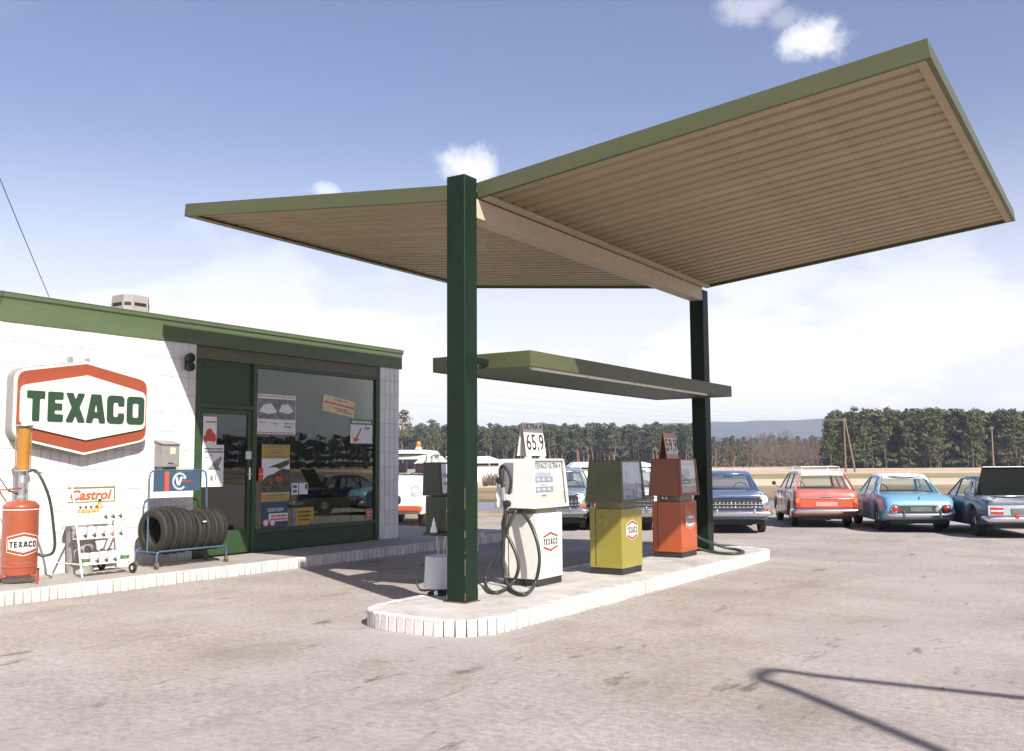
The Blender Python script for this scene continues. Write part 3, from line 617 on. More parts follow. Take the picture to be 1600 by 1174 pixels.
# ------------------------------------------------------------------ canopy
cp = thing('canopy', 'butterfly-shaped green steel canopy on two dark green posts over the pump island', 'canopy', (-6.07, 11.8, .16))
def C_(x, y, z): return (x+6.07, y-11.8, z-.16)
Y0, Y1, VX = 8.55, 15.25, -5.98
for y0, top in ((8.297, 4.722), (15.09, 4.47)):
    b = MB(); v0, v1 = C_(-6.184, y0, .158), C_(-5.947, y0+.235, top); b.box(v0, v1); c_ = b.build('post', DGREEN, cp, bevel=.006)
    b = MB(); b.box(C_(-6.184-.03, y0-.02, .157), C_(-5.947+.02, y0+.255, .166)); b.build('base_plate', mat('rusty_plate', (.12, .07, .04), .8, var=.4), c_)
b = MB(); b.box(C_(-6.16, 8.534, 4.285), C_(-5.95, 15.088, 4.50)); b.build('beam', BEAMP, cp, bevel=.006)
def wing(xo, zo, s):   # xo outer x, zo outer bottom height, s = +1 right, -1 left
    xi = VX+s*.03; zi_ = 4.505+.004
    ex = Vector((xo-xi, 0, zo-zi_)); Ln = ex.length; ex.normalize(); ez = Vector((0, 1, 0)).cross(ex)*(1 if ex.x < 0 else -1)
    if ez.z < 0: ez = -ez
    def W_(u, y, h): p = Vector((xi, y, zi_))+ex*u+ez*h; return C_(p.x, p.y, p.z)
    pitch = (Y1-Y0-.10)/27
    # trapezoid sheet: broad flat, narrow groove
    prof = [(0, .085), (.038, .085), (.062, .04), (pitch-.024, .04), (pitch-.0005, .084)]
    b = MB(); ring = [(y, h) for y, h in prof]+[(y, h+.012) for y, h in prof[::-1]]
    b.loft([[W_(u, Y0+.05+y, h) for y, h in (ring if s < 0 else ring[::-1])] for u in (.02, Ln-.02)])
    me = b.mesh('roof_panel', BEIGE)
    for k in range(27):
        o = link('roof_panel', me, cp); o.location = (0, pitch*k, 0)
    FH_ = .176
    def bar(u0, y0, u1, y1, h0, h1, m_, nm):
        b = MB(); b.hexa([W_(u0, y0, h0), W_(u1, y0, h0), W_(u1, y1, h0), W_(u0, y1, h0)] if s > 0 else [W_(u1, y0, h0), W_(u0, y0, h0), W_(u0, y1, h0), W_(u1, y1, h0)],
                         [W_(u0, y0, h1), W_(u1, y0, h1), W_(u1, y1, h1), W_(u0, y1, h1)] if s > 0 else [W_(u1, y0, h1), W_(u0, y0, h1), W_(u0, y1, h1), W_(u1, y1, h1)])
        b.build(nm, m_, cp, bevel=.003)
    for (ya, yb) in ((Y0, Y0+.045), (Y1-.045, Y1)): bar(.0, ya, Ln, yb, 0, FH_, CGREEN, 'fascia')
    bar(Ln-.045, Y0+.047, Ln-.003, Y1-.047, 0, FH_-.003, CGREEN, 'fascia')
    bar(Ln-.13, Y0+.047, Ln-.047, Y1-.047, 0.004, .018, BEIGE, 'edge_flange')
    bar(.002, Y0+.047, .10, Y1-.047, .002, .035, BEAMP, 'edge_flange')
WORN = mat('worn_edge', (.17, .145, .10), .7, var=.5, scale=30)
rr = random.Random(3)
for (x_, y_) in ((-5.947, 8.297), (-6.184, 8.297), (-5.947, 8.532)):
    z_ = .18
    while z_ < 1.35:
        e_ = z_+rr.uniform(.02, .26); b = MB(); w_ = rr.uniform(.0015, .0045); sx_ = -1 if x_ > -6 else 1; sy_ = 1 if y_ < 8.4 else -1
        v0, v1 = C_(x_+.0012*-sx_, y_-.0012*sy_, z_), C_(x_+w_*sx_, y_+w_*sy_, e_); b.box(v0, v1); b.build('worn_edge', WORN, cp); z_ = e_+rr.uniform(.03, .45)
wing(-1.285, 4.995, 1); wing(-10.88, 5.025, -1)
b = MB(); b.box(C_(-6.0, 8.60, 4.53), C_(-5.96, 15.2, 4.60)); b.build('gutter', BEIGE, cp)
# light tray between the posts
tr = None
b = MB(); zt0, zt1 = 2.64, 2.81; x0, x1, y0, y1 = -6.724, -5.408, 8.754, 14.87
b.box(C_(x0+.03, y0+.03, zt0+.012), C_(x1-.13, y1-.03, zt0+.03)); tr = b.build('light_tray', mat('tray_green', (.055, .085, .045), .5, var=.12), cp)
for nm, a, c in (('rim', (x1-.02, y0, zt0), (x1, y1, zt1)), ('rim', (x0, y0, zt0), (x0+.02, y1, zt1)), ('rim', (x0+.021, y0, zt0), (x1-.021, y0+.02, zt1)), ('rim', (x0+.021, y1-.02, zt0), (x1-.021, y1, zt1))):
    b = MB(); b.box(C_(*a), C_(*c)); b.build(nm, CGREEN, tr, bevel=.003)
b = MB(); b.box(C_(x1-.055, y0+.021, zt0), C_(x1-.021, y1-.021, zt0+.012)); b.build('rim_flange', CGREEN, tr)
for yy in (8.92, 10.2, 11.48, 12.76):
    b = MB(); b.tube([C_(x1-.092, yy, zt0+.004), C_(x1-.092, yy+1.24, zt0+.004)], .028); b.build('tube_lamp', PAPER, tr, smooth=40)
for xx in (-6.16, -6.0):
    b = MB(); b.box(C_(xx, 8.535, 2.68), C_(xx+.05, 8.9, 2.74)); b.build('bracket', DGREEN, tr)
b = MB(); b.box(C_(-5.985, 8.775, 2.70), C_(-5.85, 8.80, 2.77)); b.build('bracket_plate', OLIVE, tr)
for yy in (10.9, 12.0):
    b = MB(); b.box(C_(x1-.13, y0+.9 if yy < 11 else y1-.7, zt0+.012), C_(x1-.05, y0+.96 if yy < 11 else y1-.64, zt0+.03)); b.build('strut', CGREEN, tr)
# ------------------------------------------------------------------ fuel pumps
def emblem(parent, o, ex, ey, w, h, back=SIGNW):
    fm = framed(o, ex, ey)
    b = MB(); b.poly([roundpoly(hexpts(w, h, h*.60), .012, 3)], fm, .003); e = b.build('emblem', back, parent)
    for sg in (1, -1):
        v = [(-w*.46, sg*h*.19), (-w*.46, sg*h*.285), (0, sg*h*.475), (w*.46, sg*h*.285), (w*.46, sg*h*.19), (0, sg*h*.36)]
        b = MB(); b.poly([v if sg < 0 else v[::-1]], lambda a, c, d: fm(a, c, .003+d), .001); b.build('red_band', SIGNR, e)
    b = MB(); brand_mb(b, h*.31, lambda a, c, d: fm(a, c, .003+d), w=w*.90, depth=.0012, n=1, thin=.84); b.build('lettering', INK, e)
def pump(label, x, y, paint, hood, sx=.50, sy=.575, front=None, hx=.50, hy=.86, htop=1.655, hbot=1.07, face=SIGNW, wear=None, sideface=True):
    """x, y: near front corner (+x, -y) of the body at the island; the dial faces +x, the nozzle side faces -y"""
    t_ = thing('fuel_pump', label, 'fuel pump', (x-sx/2, y+sy/2, .16))
    z = lambda a: a-.16
    b = MB(); b.box((-sx/2+.012, -sy/2+.012, -.003), (sx/2-.012, sy/2-.012, .075)); b.build('plinth', BLACK, t_)
    b = MB(); b.box((-sx/2, -sy/2, .076), (sx/2, sy/2, z(1.005))); bd = b.build('body', paint, t_, bevel=.012)
    b = MB(); b.box((-sx/2+.09, -sy/2-.004, .10), (-sx/2+.096, -sy/2, z(.99))); b.build('seam', INK, bd)
    b = MB(); b.box((-sx/2+.06, -sy/2+.06, z(1.006)), (sx/2-.05, sy/2-.06, z(hbot)+.02)); b.build('neck', mat('neck_grey', (.25, .23, .17), .6, var=.2), t_)
    # hood: flared towards the bottom
    tx, ty, bx_, by_ = hx/2-.012, hy/2-.05, hx/2+.022, hy/2
    V = lambda px, py, pz: (px, py, z(pz))
    fw_ = .055
    def face_x(u, v, d):   # u 0..1 along y, v 0..1 up, d outwards from the dial plane
        yb, yt = -by_+2*by_*u, -ty+2*ty*u
        return (bx_+(tx-bx_)*v-.030+d, yb+(yt-yb)*v, z(hbot)+(z(htop)-z(hbot))*v)
    b = MB()
    bot = [V(-bx_, -by_, hbot), V(bx_-.034, -by_, hbot), V(bx_-.034, by_, hbot), V(-bx_, by_, hbot)]; top = [V(-tx, -ty, htop), V(tx-.034, -ty, htop), V(tx-.034, ty, htop), V(-tx, ty, htop)]
    b.hexa(bot, top); h_ = b.build('hood', hood, t_, bevel=.01)
    fu, fv = .075, .065
    for nm, r_ in (('rim', (0, 0, fu, 1)), ('rim', (1-fu*.6, 0, 1, 1)), ('rim', (fu+.001, 0, 1-fu*.6-.001, fv)), ('rim', (fu+.001, 1-fv*.6, 1-fu*.6-.001, 1))):
        b = MB(); u0, v0, u1, v1 = r_
        A = [face_x(u0, v0, -.004), face_x(u1, v0, -.004), face_x(u1, v1, -.004), face_x(u0, v1, -.004)]; B_ = [(p[0]+.036, p[1], p[2]) for p in A]
        b.add(A+B_, [(3, 2, 1, 0), (4, 5, 6, 7), (0, 1, 5, 4), (1, 2, 6, 5), (2, 3, 7, 6), (3, 0, 4, 7)]); b.build(nm, hood, h_, bevel=.004)
    b = MB(); b.poly([rect(fu, fv, 1-fu*.6, 1-fv*.6)], face_x, .003); dl = b.build('dial_plate', face, h_)
    b = MB(); b.poly([rect(fu, fv, 1-fu*.6, 1-fv*.6)], lambda u, v, d: face_x(u, v, .022+d), .002); b.build('glass', GLASSP, h_)
    return t_, face_x, h_, z
# --- white pump
WP = pump('white pump with its black hose in loops on the island', -5.985, 9.815, CREAM, CREAM, sx=.50, sy=.585)
t_, fx, h_, z = WP
def dial(h_, fx, title, dark=INKG):
    if title:
        b = MB(); text_mb(b, title, .115, lambda u, v, d: fx(.115+u, .80+v, .006+d), width=.78, bold=0.008); b.build('lettering', INK, h_)
        for r_ in ((.08, .945, .95, .957), (.942, .07, .952, .945)):
            b = MB(); b.poly([rect(*r_)], fx, .012); b.build('gasket', INK, h_)
    b = MB(); b.poly([rect(.115, .555, .60, .72)], fx, .006); b.build('window', mat('dial_grey_blue', (.36, .38, .43), .3), h_)
    for v0 in (.545, .345):
        b = MB(); b.poly([rect(.115, v0-.02, .63, v0+.085)], fx, .008); b.build('counter', mat('counter_grey', (.22, .225, .26), .4), h_)
        for u in (.16, .31, .46):
            b = MB(); b.poly([rect(u, v0+.005, u+.10, v0+.06)], fx, .0095); b.build('digit_window', mat('digit_grey', (.48, .49, .54), .4), h_)
    for r_ in ((.30, .455, .40, .475), (.30, .235, .42, .265)):
        b = MB(); b.poly([rect(*r_)], fx, .006); b.build('small_print', dark, h_)
dial(h_, fx, 'TEXACO ULTRA 4')
emblem(t_, (.25, -.0, z(.665)), (0, 1, 0), (0, 0, 1), .37, .245)
b = MB(); text_mb(b, 'SIEBEN MEISTER', .016, lambda u, v, d: (.25+d, .03+u, z(.275)+v), width=.19, depth=.002); b.build('small_print', INKG, t_)
# nozzle recess on the -y side
rc = MB(); hy0 = -.43
def side(u, v, d): return (u, -.43+.05*((v-1.07)/.585)-d, z(v))
rc.poly([roundpoly(rect(-.17, 1.245, -.02, 1.61), .02)], side, .002); rc.build('nozzle_recess', mat('recess_grey', (.25, .26, .27), .3, .3), h_)
nz_ = thing('fuel_nozzle', 'black and silver fuel nozzle hung on the side of the white pump', 'fuel nozzle', (-6.27, 9.60, 1.40))
b = MB(); b.tube(spline([(.03, -.01, -.16), (.075, -.025, .0), (.03, -.03, .12), (-.04, -.035, .17), (-.075, -.03, .12)], 5), [.018]*11+[.022]*10, 8); b.build('trigger_guard', BLACK, nz_, smooth=60)
b = MB(); b.tube(spline([(-.05, -.04, .13), (-.045, -.045, .02), (-.03, -.04, -.08)], 4), [.034, .036, .036, .034, .034, .032, .03, .03, .028], 10); b.build('handle', BLACK, nz_, smooth=60)
b = MB(); b.tube([(-.03, -.045, -.02), (-.015, -.04, -.20), (-.012, -.04, -.235)], [.021, .021, .026], 10); b.build('spout', CHROME, nz_, smooth=60)
b = MB(); b.lathe([(0, -.02), (.042, -.015), (.045, .01), (0, .02)], 16, Matrix.Translation((-.055, -.075, .0)) @ Matrix.Rotation(PI/2, 4, 'X')); b.build('swivel', BLACK, nz_, smooth=40)
def hz_(a, b_, y):
    x, z_ = -6.236+.0023*(a-170), 1.08-.00195*(b_-600)
    k = 1.0 if z_ > .182 else (1.6-.182)/(1.6-z_)   # where the hose reaches the island it lies on it
    return (x*k, y*k, 1.6-(1.6-z_)*k)
hs = thing('fuel_hose', 'black rubber hose looping from the white pump down to the island', 'hose', (-6.2, 9.7, .16))
def rel(pts, o=(-6.2, 9.7, .16)): return [(p[0]-o[0], p[1]-o[1], p[2]-o[2]) for p in pts]
A = [(-6.285, 9.56, 1.17), hz_(155, 640, 9.56), hz_(128, 740, 9.62), hz_(120, 840, 9.64), hz_(118, 940, 9.64), hz_(140, 1040, 9.62), hz_(195, 1095, 9.60), hz_(260, 1103, 9.60), hz_(308, 1050, 9.62), hz_(335, 940, 9.63), hz_(330, 830, 9.64), hz_(295, 730, 9.66), hz_(240, 650, 9.70), hz_(195, 618, 9.74)]
b = MB(); b.tube(spline(rel(A), 6), .021, 9); b.build('hose', HOSE, hs, smooth=60)
B_ = [hz_(175, 612, 9.70), hz_(128, 640, 9.66), hz_(112, 720, 9.66), hz_(150, 800, 9.68), hz_(190, 890, 9.68), hz_(200, 970, 9.67), hz_(175, 1050, 9.62), hz_(120, 1098, 9.55), hz_(70, 1096, 9.52), hz_(35, 1045, 9.54), hz_(40, 960, 9.6), hz_(80, 880, 9.64), hz_(118, 790, 9.65), hz_(150, 710, 9.64), hz_(172, 640, 9.68), hz_(182, 612, 9.72)]
b = MB(); b.tube(spline(rel(B_), 6), .021, 9); b.build('hose', HOSE, hs, smooth=60)
b = MB()
b.lathe([(0, -.03), (.04, -.03), (.045, 0), (.04, .03), (0, .03)], 12, Matrix.Translation((-.045, -.14, .97)) @ Matrix.Rotation(PI/2, 4, 'X')); b.build('coupling', BLACK, hs, smooth=40)
# --- olive and red pumps
OP = pump('olive green pump with a shade-darkened hood, between the white and the red pump', -5.65, 11.365, OLIVE, mat('olive_enamel_shaded', (.095, .105, .045), .45, var=.1, dirt=(.06, .065, .03), coat=.1), sx=.48, sy=.60, hx=.50, hy=.72, htop=1.633, hbot=1.085, face=mat('pale_dial', (.50, .49, .56), .4, var=.03))  # hood is a darkened olive: the canopy's shade is put into its colour
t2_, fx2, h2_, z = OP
emblem(t2_, (.24, -.01, z(.72)), (0, 1, 0), (0, 0, 1), .33, .27)
for r_ in ((.13, .52, .80, .525), (.70, .05, .705, .95), (.12, .56, .45, .575), (.28, .58, .36, .75), (.25, .28, .38, .31), (.22, .10, .45, .16), (.50, .10, .68, .13), (.55, .14, .62, .30)):
    b = MB(); b.poly([rect(*r_)], fx2, .006); b.build('mechanism', mat('mechanism_grey', (.30, .30, .38), .5), h2_)
b = MB(); b.lathe([(.0, -.012), (.07, -.01), (.075, .0), (.05, .012), (0, .012)], 20, Matrix.Translation((-.04, -.302, z(.83))) @ Matrix.Rotation(PI/2, 4, 'X')); b.build('filler_cap', OLIVE, t2_, smooth=40)
RP = pump('red pump with a white price plate on top, nearest the far post', -5.88, 13.85, RED, mat('red_enamel_shaded', (.24, .058, .026), .4, var=.1, dirt=(.14, .04, .02), coat=.2), sx=.49, sy=.605, hx=.50, hy=.74, htop=1.655, hbot=1.09)  # hood red is darkened, so the colour itself carries the canopy's shade
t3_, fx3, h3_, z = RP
dial(h3_, fx3, '')
b = MB(); b.poly([rect(.12, .82, .9, .9)], fx3, .006); b.build('small_print', mat('faint_print', (.5, .5, .52), .6), h3_)
emblem(t3_, (.245, .03, z(.70)), (0, 1, 0), (0, 0, 1), .33, .26)
b = MB(); b.tube(spline([(.26, -.20, .80), (.262, -.235, .72), (.262, -.20, .62), (.262, -.21, .5)], 5), .006, 6); b.tube(spline([(.258, -.20, .80), (.262, -.05, .81), (.262, .0, .76)], 5), .006, 6); b.build('cable', RED, t3_, smooth=60)
for dx in (-.03, .03):
    b = MB(); b.lathe([(0, 0), (.025, .005), (.02, .03), (0, .035)], 12, Matrix.Translation((dx, -.33, z(1.055))) @ Matrix.Rotation(PI/2, 4, 'X')); b.build('lock_knob', CHROME, t3_, smooth=40)
hs2 = thing('fuel_hose', 'black hose lying in a loop on the island beside the red pump', 'hose', (-5.8, 14.8, .16))
H2 = [(-6.15, 14.46, .55), (-6.05, 14.6, .48), (-5.95, 14.95, .34), (-5.75, 15.25, .22), (-5.53, 15.3, .183), (-5.33, 15.0, .183), (-5.33, 14.72, .183), (-5.5, 14.62, .183), (-5.75, 14.62, .2), (-5.95, 14.55, .26), (-6.05, 14.48, .32)]
b = MB(); b.tube(spline(rel(H2, (-5.8, 14.8, .16)), 6), .022, 9); b.build('hose', HOSE, hs2, smooth=60)
# price boards: two leaves leaning together
def board(label, x, y, zb, w, h, mat_, cat='price board', spread=.07):
    t_ = thing('price_board', label, cat, (x, y, zb))
    def leaf(sg):
        b = MB(); vs = [(sg*spread, -w/2, 0), (sg*spread, w/2, 0), (sg*.008, w/2, h), (sg*.008, -w/2, h)]
        b.add(vs+[(v[0]-sg*.006, v[1], v[2]) for v in vs], [(0, 1, 2, 3), (7, 6, 5, 4), (1, 0, 4, 5), (2, 1, 5, 6), (3, 2, 6, 7), (0, 3, 7, 4)] if sg > 0 else [(3, 2, 1, 0), (4, 5, 6, 7), (5, 4, 0, 1), (6, 5, 1, 2), (7, 6, 2, 3), (4, 7, 3, 0)])
        return b.build('leaf', mat_, t_)
    leaf(1); leaf(-1)
    sl_ = (spread-.008)/h
    return t_, lambda u, v, d: (spread-sl_*v+d, u, v)
pb, fm = board('white board reading ULTRA 4 and 65,9 on top of the white pump', -6.15, 9.965, 1.692, .45, .395, SIGNW)
b = MB(); text_mb(b, 'ULTRA 4', .062, lambda u, v, d: fm(-.20+u, .318+v, .001+d), width=.40, bold=.012); b.build('lettering', INK, pb)
b = MB(); text_mb(b, '65,9', .225, lambda u, v, d: fm(-.195+u, .035+v, .001+d), width=.40, bold=.008); b.build('price', INK, pb)
for sy in (-.17, .15):
    b = MB(); b.box((.03, sy-.04, -.036), (.075, sy+.04, .0)); b.build('foot', CREAM, pb)
pb2, fm2 = board('red board with a white plate reading 59,9 on top of the red pump', -6.19, 14.13, 1.66, .46, .40, RED)
b = MB(); b.poly([rect(-.215, .075, .225, .325)], lambda u, v, d: fm2(u, v, .001+d), .002); pl = b.build('price_plate', SIGNW, pb2)
b = MB(); text_mb(b, '59,9', .22, lambda u, v, d: fm2(-.20+u, .09+v, .0032+d), width=.41, bold=.008); b.build('price', INK, pl)
# --- small dark mixture pump bracketed to the near post, with a canister beneath
dp = thing('oil_mixture_pump', 'small dark green two-stroke pump on a bracket at the near canopy post', 'fuel pump', (-6.72, 8.93, .83))
PUMPD = mat('pump_dark_green', (.02, .032, .018), .42, var=.2)
b = MB(); b.hexa([(-.19, -.13, .41), (.08, -.13, .41), (.08, .2, .41), (-.19, .2, .41)], [(-.18, -.12, .79), (.05, -.12, .79), (.05, .19, .79), (-.18, .19, .79)]); hd = b.build('hood', PUMPD, dp, bevel=.008)
b = MB(); b.add([(.082, -.10, .44), (.082, .17, .44), (.055, .165, .77), (.055, -.095, .77)], [(0, 1, 2, 3)]); b.build('dial_plate', mat('pale_dial', (.50, .49, .56)), hd)
for v0 in (.53, .62):
    b = MB(); b.add([(.078-.0*v0, -.07, v0), (.078, .1, v0), (.075, .1, v0+.035), (.075, -.07, v0+.035)], [(0, 1, 2, 3)]); b.build('counter', INKG, hd)
b = MB(); b.box((-.155, -.11, 0), (.055, .18, .405)); b.build('body', PUMPD, dp, bevel=.006)
b = MB(); b.box((.06, .0, -.03), (.535, .05, .01)); b.build('bracket', mat('rusty_steel', (.10, .07, .045), .8, var=.4), dp)
b = MB(); b.box((-.17, -.13, -.04), (.10, .2, -.001)); b.build('shelf', PUMPD, dp)
b = MB(); b.tube(spline([(.04, .05, .805), (.02, .0, .85), (.06, -.05, .86), (.10, -.02, .82), (.09, .02, .80)], 5), .006, 6); b.build('wire_loop', BLACK, dp, smooth=60)
b = MB(); b.tube([(0.02, .1, -.67), (0.02, .1, -.04)], .02, 8); b.build('standpipe', PUMPD, dp, smooth=60)
b = MB(); b.tube([(-.035, -.06, -.04), (-.01, -.05, -.30)], .012, 6); b.tube([(.09, -.06, -.04), (.05, -.05, -.28)], .008, 6); b.tube([(.115, -.06, -.04), (.11, -.06, -.35)], .008, 6); b.build('pipe', STEEL, dp, smooth=60)
bt = thing('funnel_bottle', 'small white funnel bottle on the shelf of the dark pump by the near post', 'bottle', (-6.70, 8.745, .832))
b = MB(); b.lathe([(0, 0), (.04, .0), (.04, .02), (.03, .06), (.018, .085), (.022, .10), (.012, .13), (.005, .165), (0, .17)], 14); b.build('bottle', WHITE, bt, smooth=40)
b = MB(); b.box((-.05, -.05, -.012), (.05, .12, -.001)); b.build('tray', PUMPD, bt)
cn = thing('canister', 'light grey cone-shaped canister on a dark base beside the near canopy post', 'canister', (-6.60, 8.72, .158))
b = MB(); b.lathe([(.0, .075), (.172, .075), (.175, .085), (.158, .42), (.152, .425), (.148, .41), (0, .40)], 32); b.build('drum', CANGREY, cn, smooth=35)
b = MB(); b.lathe([(0, 0), (.13, 0), (.135, .02), (.11, .035), (.12, .074), (0, .0742)], 24); b.build('base', BLACK, cn, smooth=35)
b = MB(); b.tube(spline([(-.15, -.06, .33), (-.20, -.08, .31), (-.25, -.09, .22), (-.25, -.09, .12), (-.21, -.08, .05), (-.15, -.07, .04), (-.10, -.06, .05)], 6), .011, 8); b.build('hose', HOSE, cn, smooth=60)
b = MB(); b.lathe([(0, 0), (.02, 0), (.022, .03), (.012, .05), (0, .055)], 10, Matrix.Translation((.06, -.14, .01))); b.build('valve', WHITE, cn, smooth=40)

# ------------------------------------------------------------------ things along the shop wall
# oil dispenser
od = thing('oil_dispenser', 'red drum-shaped oil dispenser with an amber glass cylinder and hose', 'oil dispenser', (-11.76, 6.90, .158))
b = MB(); b.lathe([(0, .10), (.19, .10), (.205, .115), (.208, .20), (.213, .205), (.213, .225), (.208, .23), (.208, .93), (.212, .935), (.212, .955), (.205, .965), (.16, 1.01), (.06, 1.03), (0, 1.03)], 40); dr_ = b.build('drum', mat('dispenser_red', (.29, .068, .028), .38, var=.08, dirt=(.25, .08, .04), damt=.5, coat=.3), od, smooth=35)
b = MB(); b.lathe([(.2125, .905), (.2135, .907), (.2135, .915), (.2125, .917)], 40); b.build('stripe', SIGNW, dr_, smooth=35)
A0 = math.atan2(-.30, .90)   # decal faces the forecourt
def cyl(u, v, d): a = A0+u/.209; r_ = .2095+d; return (r_*math.cos(a), r_*math.sin(a), .49+v)
def hexband(b, w, h, sh, nn=14):
    for i in range(nn):
        u0, u1 = -w/2+w*i/nn, -w/2+w*(i+1)/nn
        e = lambda u: sh/2+(h-sh)/2*(1-abs(u)/(w/2))
        b.poly([[(u0, -e(u0)), (u1, -e(u1)), (u1, e(u1)), (u0, e(u0))]], lambda u, v, d: cyl(u, v, hexband.d))
for nm, m_, w_, h_2, sh_, d_ in (('emblem_border', SIGNW, .40, .285, .185, .0012), ('emblem', SIGNR, .385, .265, .17, .0022), ('emblem_panel', SIGNW, .36, .20, .11, .0032)):
    hexband.d = d_; b = MB(); hexband(b, w_, h_2, sh_); b.build(nm, m_, dr_)
b = MB(); brand_mb(b, .075, lambda u, v, d: cyl(u, v, .005), w=.325, depth=0, n=1); b.build('lettering', INK, dr_)
b = MB(); text_mb(b, 'OBENSCHMIEROEL', .016, lambda u, v, d: cyl(u-.12, v-.235, .002), width=.24); b.build('small_print', INKG, dr_)
for a in (A0+.55, A0-1.05, A0+2.1, A0-2.6):
    b = MB(); c_, s_ = math.cos(a), math.sin(a)
    b.tube([(.15*c_, .15*s_, .11), (.30*c_, .30*s_, .09)], .018, 6); b.tube([(.30*c_, .30*s_, .16), (.30*c_, .30*s_, .0)], .016, 6); b.build('leg', mat('dispenser_red', (.5, .115, .05)), od, smooth=50)
b = MB(); b.lathe([(0, 1.02), (.05, 1.02), (.055, 1.06), (.04, 1.08), (.04, 1.20), (.046, 1.22), (.046, 1.26), (.04, 1.28), (.04, 1.38), (.1, 1.385), (.10, 1.40), (0, 1.40)], 20); b.build('neck', STEEL, od, smooth=35)
b = MB(); b.lathe([(0, 1.402), (.075, 1.402), (.075, 1.94), (0, 1.942)], 24); b.build('glass_cylinder', AMBER, od, smooth=35)
b = MB(); b.lathe([(0, 1.9425), (.10, 1.944), (.115, 1.95), (.11, 1.962), (.03, 1.97), (0, 1.975)], 24); b.build('cap', STEEL, od, smooth=35)
for a in (A0+PI/2, A0-PI/2):
    b = MB(); b.tube([(.088*math.cos(a), .088*math.sin(a), 1.40), (.088*math.cos(a), .088*math.sin(a), 1.944)], .009, 6); b.build('tie_rod', mat('brass', (.55, .36, .12), .35, .8), od, smooth=60)
b = MB(); b.tube(spline([(.05, .04, 1.38), (.12, .10, 1.39), (.19, .16, 1.25), (.23, .24, 1.0), (.25, .29, .65), (.25, .31, .45), (.22, .29, .35), (.16, .20, .33), (.13, .16, .36)], 7), .018, 9); b.build('hose', HOSE, od, smooth=60)
b = MB(); b.tube([(.08, .10, 1.37), (.12, .2, 1.36)], .008, 6); b.tube([(-.1, -.12, 1.15), (-.16, -.20, 1.30)], .007, 6); b.tube([(-.03, -.03, 1.10), (-.1, -.12, 1.15)], .012, 6); b.build('lever', BLACK, od, smooth=50)
b = MB(); b.tube(spline([(.0, -.19, 1.01), (-.02, -.27, 1.14), (.05, -.24, 1.16), (.02, .02, 1.17), (-.02, .06, 1.10)], 5), .009, 6); b.build('carry_handle', mat('dispenser_red', (.5, .115, .05)), od, smooth=50)
# oil rack
orr = thing('oil_rack', 'white wheeled display rack of oil bottles with a red and white name board', 'display rack', (-11.67, 7.98, .158))
def O_(x, y, z_): return (x+11.67, y-7.98, z_-.158)
RX = lambda z_: -11.815+(1.32-z_)*.243
RXm = mat('rack_white', (.76, .73, .66), .45, dirt=(.5, .4, .3))
for y in (7.62, 8.33):
    b = MB(); b.tube([O_(RX(1.33), y, 1.33), O_(RX(.165 if y < 8 else .3), y, .165 if y < 8 else .3)], .013, 8); b.build('leg', RXm, orr, smooth=60)
    b = MB(); b.tube([O_(-11.84, y+.02, 1.1), O_(-12.20, y, .32), O_(-12.22, y, .165 if y < 8 else .3)], .011, 8); b.tube([O_(-12.20, y, .33), O_(-11.56, y, .33)], .009, 6); b.build('brace', RXm, orr, smooth=60)
for y, x in ((8.35, -11.51), (8.35, -12.2)):
    b = MB(); Mx = Matrix.Translation(O_(x, y, .228)) @ Matrix.Rotation(PI/2, 4, 'X'); b.lathe([(.035, -.016), (.065, -.018), (.07, 0), (.065, .018), (.035, .016)], 18, Mx); w_ = b.build('wheel', TYREM, orr, smooth=40)
    b = MB(); b.lathe([(0, -.02), (.034, -.015), (.034, .015), (0, .02)], 14, Mx); b.build('hub', RXm, w_, smooth=40)
b = MB(); b.box(O_(-11.842, 7.56, 1.115), O_(-11.825, 8.26, 1.325)); sg_ = b.build('name_board', SIGNW, orr)
b = MB(); xb = -11.824
for a, c in (((7.56, 1.305), (8.26, 1.325)), ((7.56, 1.115), (8.26, 1.132)), ((8.243, 1.134), (8.26, 1.303))): b.box(O_(xb-.0, a[0], a[1]), O_(xb+.005, c[0], c[1]))
b.build('border', mat('olive_border', (.16, .17, .05), .6), sg_, kind=None)
b = MB(); text_mb(b, 'Castrol', .135, lambda u, v, d: O_(xb+.003+d, 7.60+u, 1.150+v), width=.61, bold=.028, shear=.22); b.build('lettering', mat('orange_red_print', (.45, .09, .03), .5, var=0), sg_)
SH = (.885, .655, .325)
for z_ in SH:
    b = MB(); x = RX(z_); b.box(O_(x-.13, 7.625, z_-.008), O_(x+.04, 8.325, z_)); b.box(O_(x+.034, 7.625, z_+.001), O_(x+.042, 8.325, z_+.03)); b.build('shelf', RXm, orr)
SMALLB = MB(); SMALLB.lathe([(0, 0), (.032, 0), (.034, .01), (.034, .11), (.024, .14), (.014, .15), (.014, .175), (0, .177)], 14)
bot_me = SMALLB.mesh('bottle', mat('oil_bottle_gold', (.42, .25, .05), .3, var=.4, scale=20, coat=.4), 40)
lab = MB(); lab.lathe([(.0348, .03), (.0355, .032), (.0355, .095), (.0348, .097)], 14); lab_me = lab.mesh('label', PAPER, 40)
capm = MB(); capm.lathe([(.016, .166), (.017, .168), (.017, .187), (0, .188)], 10); cap_me = capm.mesh('cap', INK, 40)
whm = MB(); whm.lathe([(0, 0), (.052, 0), (.054, .006), (.054, .135), (.05, .145), (.0, .147)], 16); wh_me = whm.mesh('can', mat('can_white', (.74, .72, .67), .35, .0, var=.05), 40)
grm = MB(); grm.lathe([(.0545, .012), (.0552, .014), (.0552, .075), (.0545, .077)], 16); gr_me = grm.mesh('band', mat('can_green', (.06, .15, .05), .4), 40)
